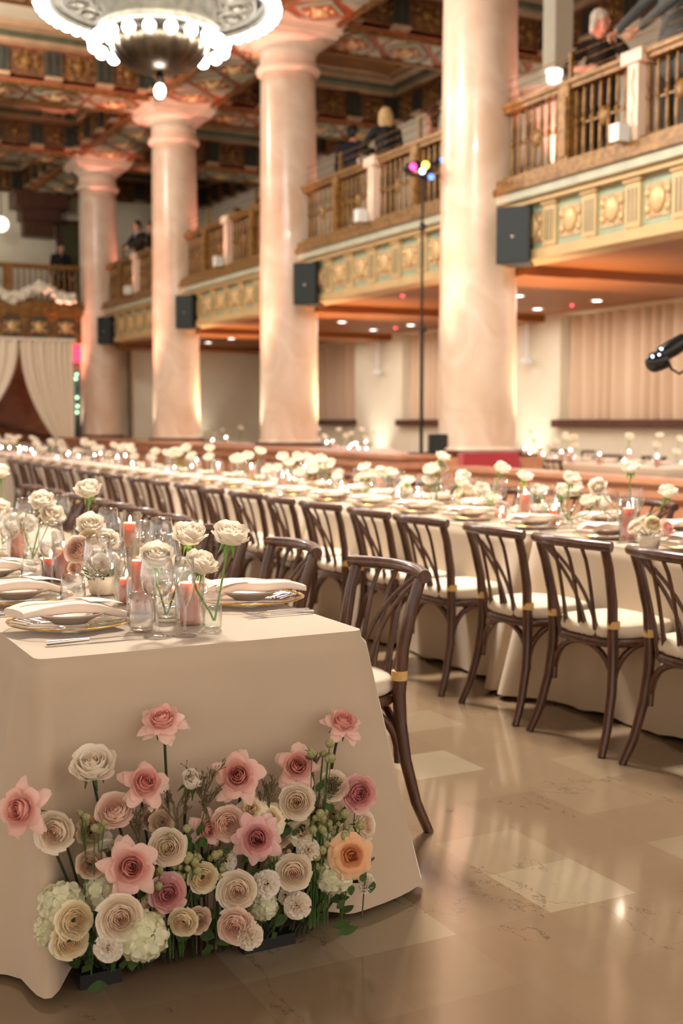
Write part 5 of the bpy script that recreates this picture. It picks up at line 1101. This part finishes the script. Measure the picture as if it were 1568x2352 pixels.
# people on the gallery; each stands on the gallery floor, faces measured about Z
person('white haired person in black top leaning on the gallery wires', (1380, 50, 0), radians(138), 'black_knit', 'suit_black', 'hair_white', {('el', -1): V((-.36, .28, 1.12)), ('wr', -1): V((-.3, .5, 1.02)), ('el', 1): V((.34, .26, 1.14)), ('wr', 1): V((.12, .5, 1.08))}, sleeve=False, female=True, lean=.38, yaw_head=1.15, hairlen=.04, sc_=1.13)
person('person in grey suit reaching towards the white haired guest', (1540, -95, 0), radians(95), 'suit_grey', 'suit_grey', 'hair_dark', {('el', 1): V((.27, .22, 1.25)), ('wr', 1): V((.32, .46, 1.02)), ('el', -1): V((-.24, .3, 1.2)), ('wr', -1): V((.02, .5, .96))}, lean=.12, collar=True, sc_=1.13)
person('person in black suit at the upper right corner', (1690, -190, 0), radians(120), 'suit_black', 'suit_black', 'hair_dark', {}, sc_=1.1)
person('dark haired person in navy suit sipping a drink', (812, 308, 0), -.9, 'suit_navy', 'suit_navy', 'hair_dark', {('el', 1): V((.22, .25, 1.18)), ('wr', 1): V((.07, .2, 1.44)), ('n', 1): (-1, -.4, 0)}, lean=.12, collar=True, yaw_head=-.3)
person('blonde person in dark green jacket with back turned', (885, 268, 0), -.35, 'suit_black', 'suit_black', 'hair_blonde', {('el', -1): V((-.33, .1, 1.2)), ('wr', -1): V((-.12, .3, 1.2))}, female=True, hairlen=.14)
person('person with curly updo in strapless dark green dress', (990, 268, 0), .7, 'green_satin', 'green_satin', 'hair_brown', {}, female=True, bare=True, dress=True, bun=True, hairlen=.08)
person('dark haired person half hidden behind the third bay rail', (542, 492, 0), 1.9, 'rose_dress', 'suit_black', 'hair_brown', {}, female=True, lean=.15)
person('person in black touching the second nearest column edge', (590, 470, 0), 1.4, 'suit_black', 'suit_black', 'hair_brown', {})
person('person in pale rose dress beside the third nearest column', (502, 515, 0), 1.2, 'rose_dress', 'rose_dress', 'hair_blonde', {}, female=True, dress=True)
person('dark suited person looking down between the two farthest columns', (314, 520, 0), 1.9, 'suit_black', 'suit_black', 'hair_dark', {('el', 1): V((.25, .2, 1.2)), ('wr', 1): V((.1, .4, 1.15)), ('el', -1): V((-.25, .2, 1.2)), ('wr', -1): V((-.1, .4, 1.12))}, lean=.1, collar=True)
person('black clad person touching the third nearest column edge', (345, 522, 0), 1.5, 'suit_black', 'suit_black', 'hair_brown', {}, female=True, hairlen=.1)
person('dark suited person with tie on the far gallery', (140, 577, 0, 31.2), pi, 'suit_black', 'suit_black', 'hair_dark', {}, collar=True)
# remove prototypes never placed
for kt in (cA, cB, cC, cV, vr, vb, wk, fk, tk, wkf, fkf, tkf):
    if not kt.used:
        for c_ in list(kt.root.children): bpy.data.objects.remove(c_)
        bpy.data.objects.remove(kt.root)
# ---------------------------------------------------------------- camera, light, view
cam = bpy.data.cameras.new('camera'); cam.sensor_fit = 'VERTICAL'; cam.sensor_height = 36; cam.lens = F_/2352*36
cam.dof.use_dof = True; cam.dof.focus_distance = 3.1; cam.dof.aperture_fstop = 2.9; cam.clip_start = .05; cam.clip_end = 200
co = bpy.data.objects.new('camera', cam); C.objects.link(co); co.location = (0, 0, H); co.rotation_euler = (pi/2-P_, 0, -PSI); bpy.context.scene.camera = co
w = bpy.data.worlds.new('world'); bpy.context.scene.world = w; w.use_nodes = True; bg = w.node_tree.nodes['Background']; bg.inputs[0].default_value = (1, .885, .78, 1); bg.inputs[1].default_value = .9
for i, y in enumerate([COLY[0]-BAY]+COLY):
    spot('column_uplight', (7.0, y-.1, .98), (7.75, y-.05, 7.4), 1100, (1, .36, .28), 34, .8, .08)
    spot('column_uplight', (8.75, y-.5, 4.3), (8.3, y-.3, 7.4), 60, (1, .36, .28), 80, .8, .08)
    spot('column_grazer', (7.40, y+.16, .93), (7.56, y+.1, 4), 110, (1, .9, .84), 60, 1., .06)
    if i < 4: spot('gallery_uplight', (8.7, y-.35, .95), (8.8, y-.1, 3.1), 260, (1, .66, .42), 100, .8, .08)
for x, y, tx, ty in ((12.3, 17.1, 12.58, 17.1), (12.3, 22.6, 12.58, 22.6), (10.35, 28.25, 10.35, 28.5)):
    spot('wall_washer', (x-(.12 if x > 12 else 0), y-(0 if x > 12 else .12), .1), (tx, ty, 3), 75, (1, .92, .82), 80, 1., .08)
area('gallery_fill', (10.6, 16, 3.0), (10.6, 16, 0), 280, (1, .92, .84), 3., 16)
def lamp(name, loc, watt, color, size):
    l = bpy.data.lights.new(name, 'POINT'); l.energy = watt; l.color = color; l.shadow_soft_size = size
    o = bpy.data.objects.new(name, l); C.objects.link(o); o.location = loc
lamp('ceiling_fill', (4.08, 11.96, 6.15), 170, (1, .93, .84), .25)  # fill point added above the chandelier to brighten the ceiling, no fixture of its own
lamp('far_coffer_fill', (2.0, 19.6, 7.0), 480, (1, .92, .82), .5)  # no chandelier hangs here: unseen point light added to lift the far coffers
l = bpy.data.lights.new('front_table_fill', 'AREA'); l.shape = 'DISK'; l.size = 1.1; l.energy = 520; l.color = (1, .92, .82)  # unseen overhead disk added to brighten the front tables, not a real chandelier
o = bpy.data.objects.new('front_table_fill', l); C.objects.link(o); o.location = (3.0, 6.9, 6.0)
for y in (9.3, 14.7, 20., 25.3): spot('gallery_uplight', (12.0, y, 4.3), (12.1, y, 8), 75, (1, .9, .78), 130, 1., .2)
for y in (12.3, 17.6): spot('gallery_uplight', (11.9, y, 4.3), (12.3, y, 8), 50, (1, .42, .28), 110, 1., .2)
spot('gallery_uplight', (5.5, 31.5, 4.3), (5.5, 32, 8), 90, (1, .88, .7), 130, 1., .2)
sc = bpy.context.scene; sc.view_settings.view_transform = 'Standard'; sc.view_settings.look = 'None'; sc.view_settings.exposure = .8; sc.view_settings.gamma = 1
sc.cycles.transparent_max_bounces = 18; sc.cycles.max_bounces = 6; sc.cycles.diffuse_bounces = 4; sc.cycles.glossy_bounces = 3; sc.cycles.caustics_reflective = False; sc.cycles.caustics_refractive = False; sc.cycles.sample_clamp_indirect = 5; sc.cycles.use_adaptive_sampling = True; sc.cycles.adaptive_threshold = .07; sc.cycles.adaptive_min_samples = 12; sc.cycles.denoiser = 'OPENIMAGEDENOISE'; sc.cycles.use_denoising = True; sc.cycles.use_light_tree = True
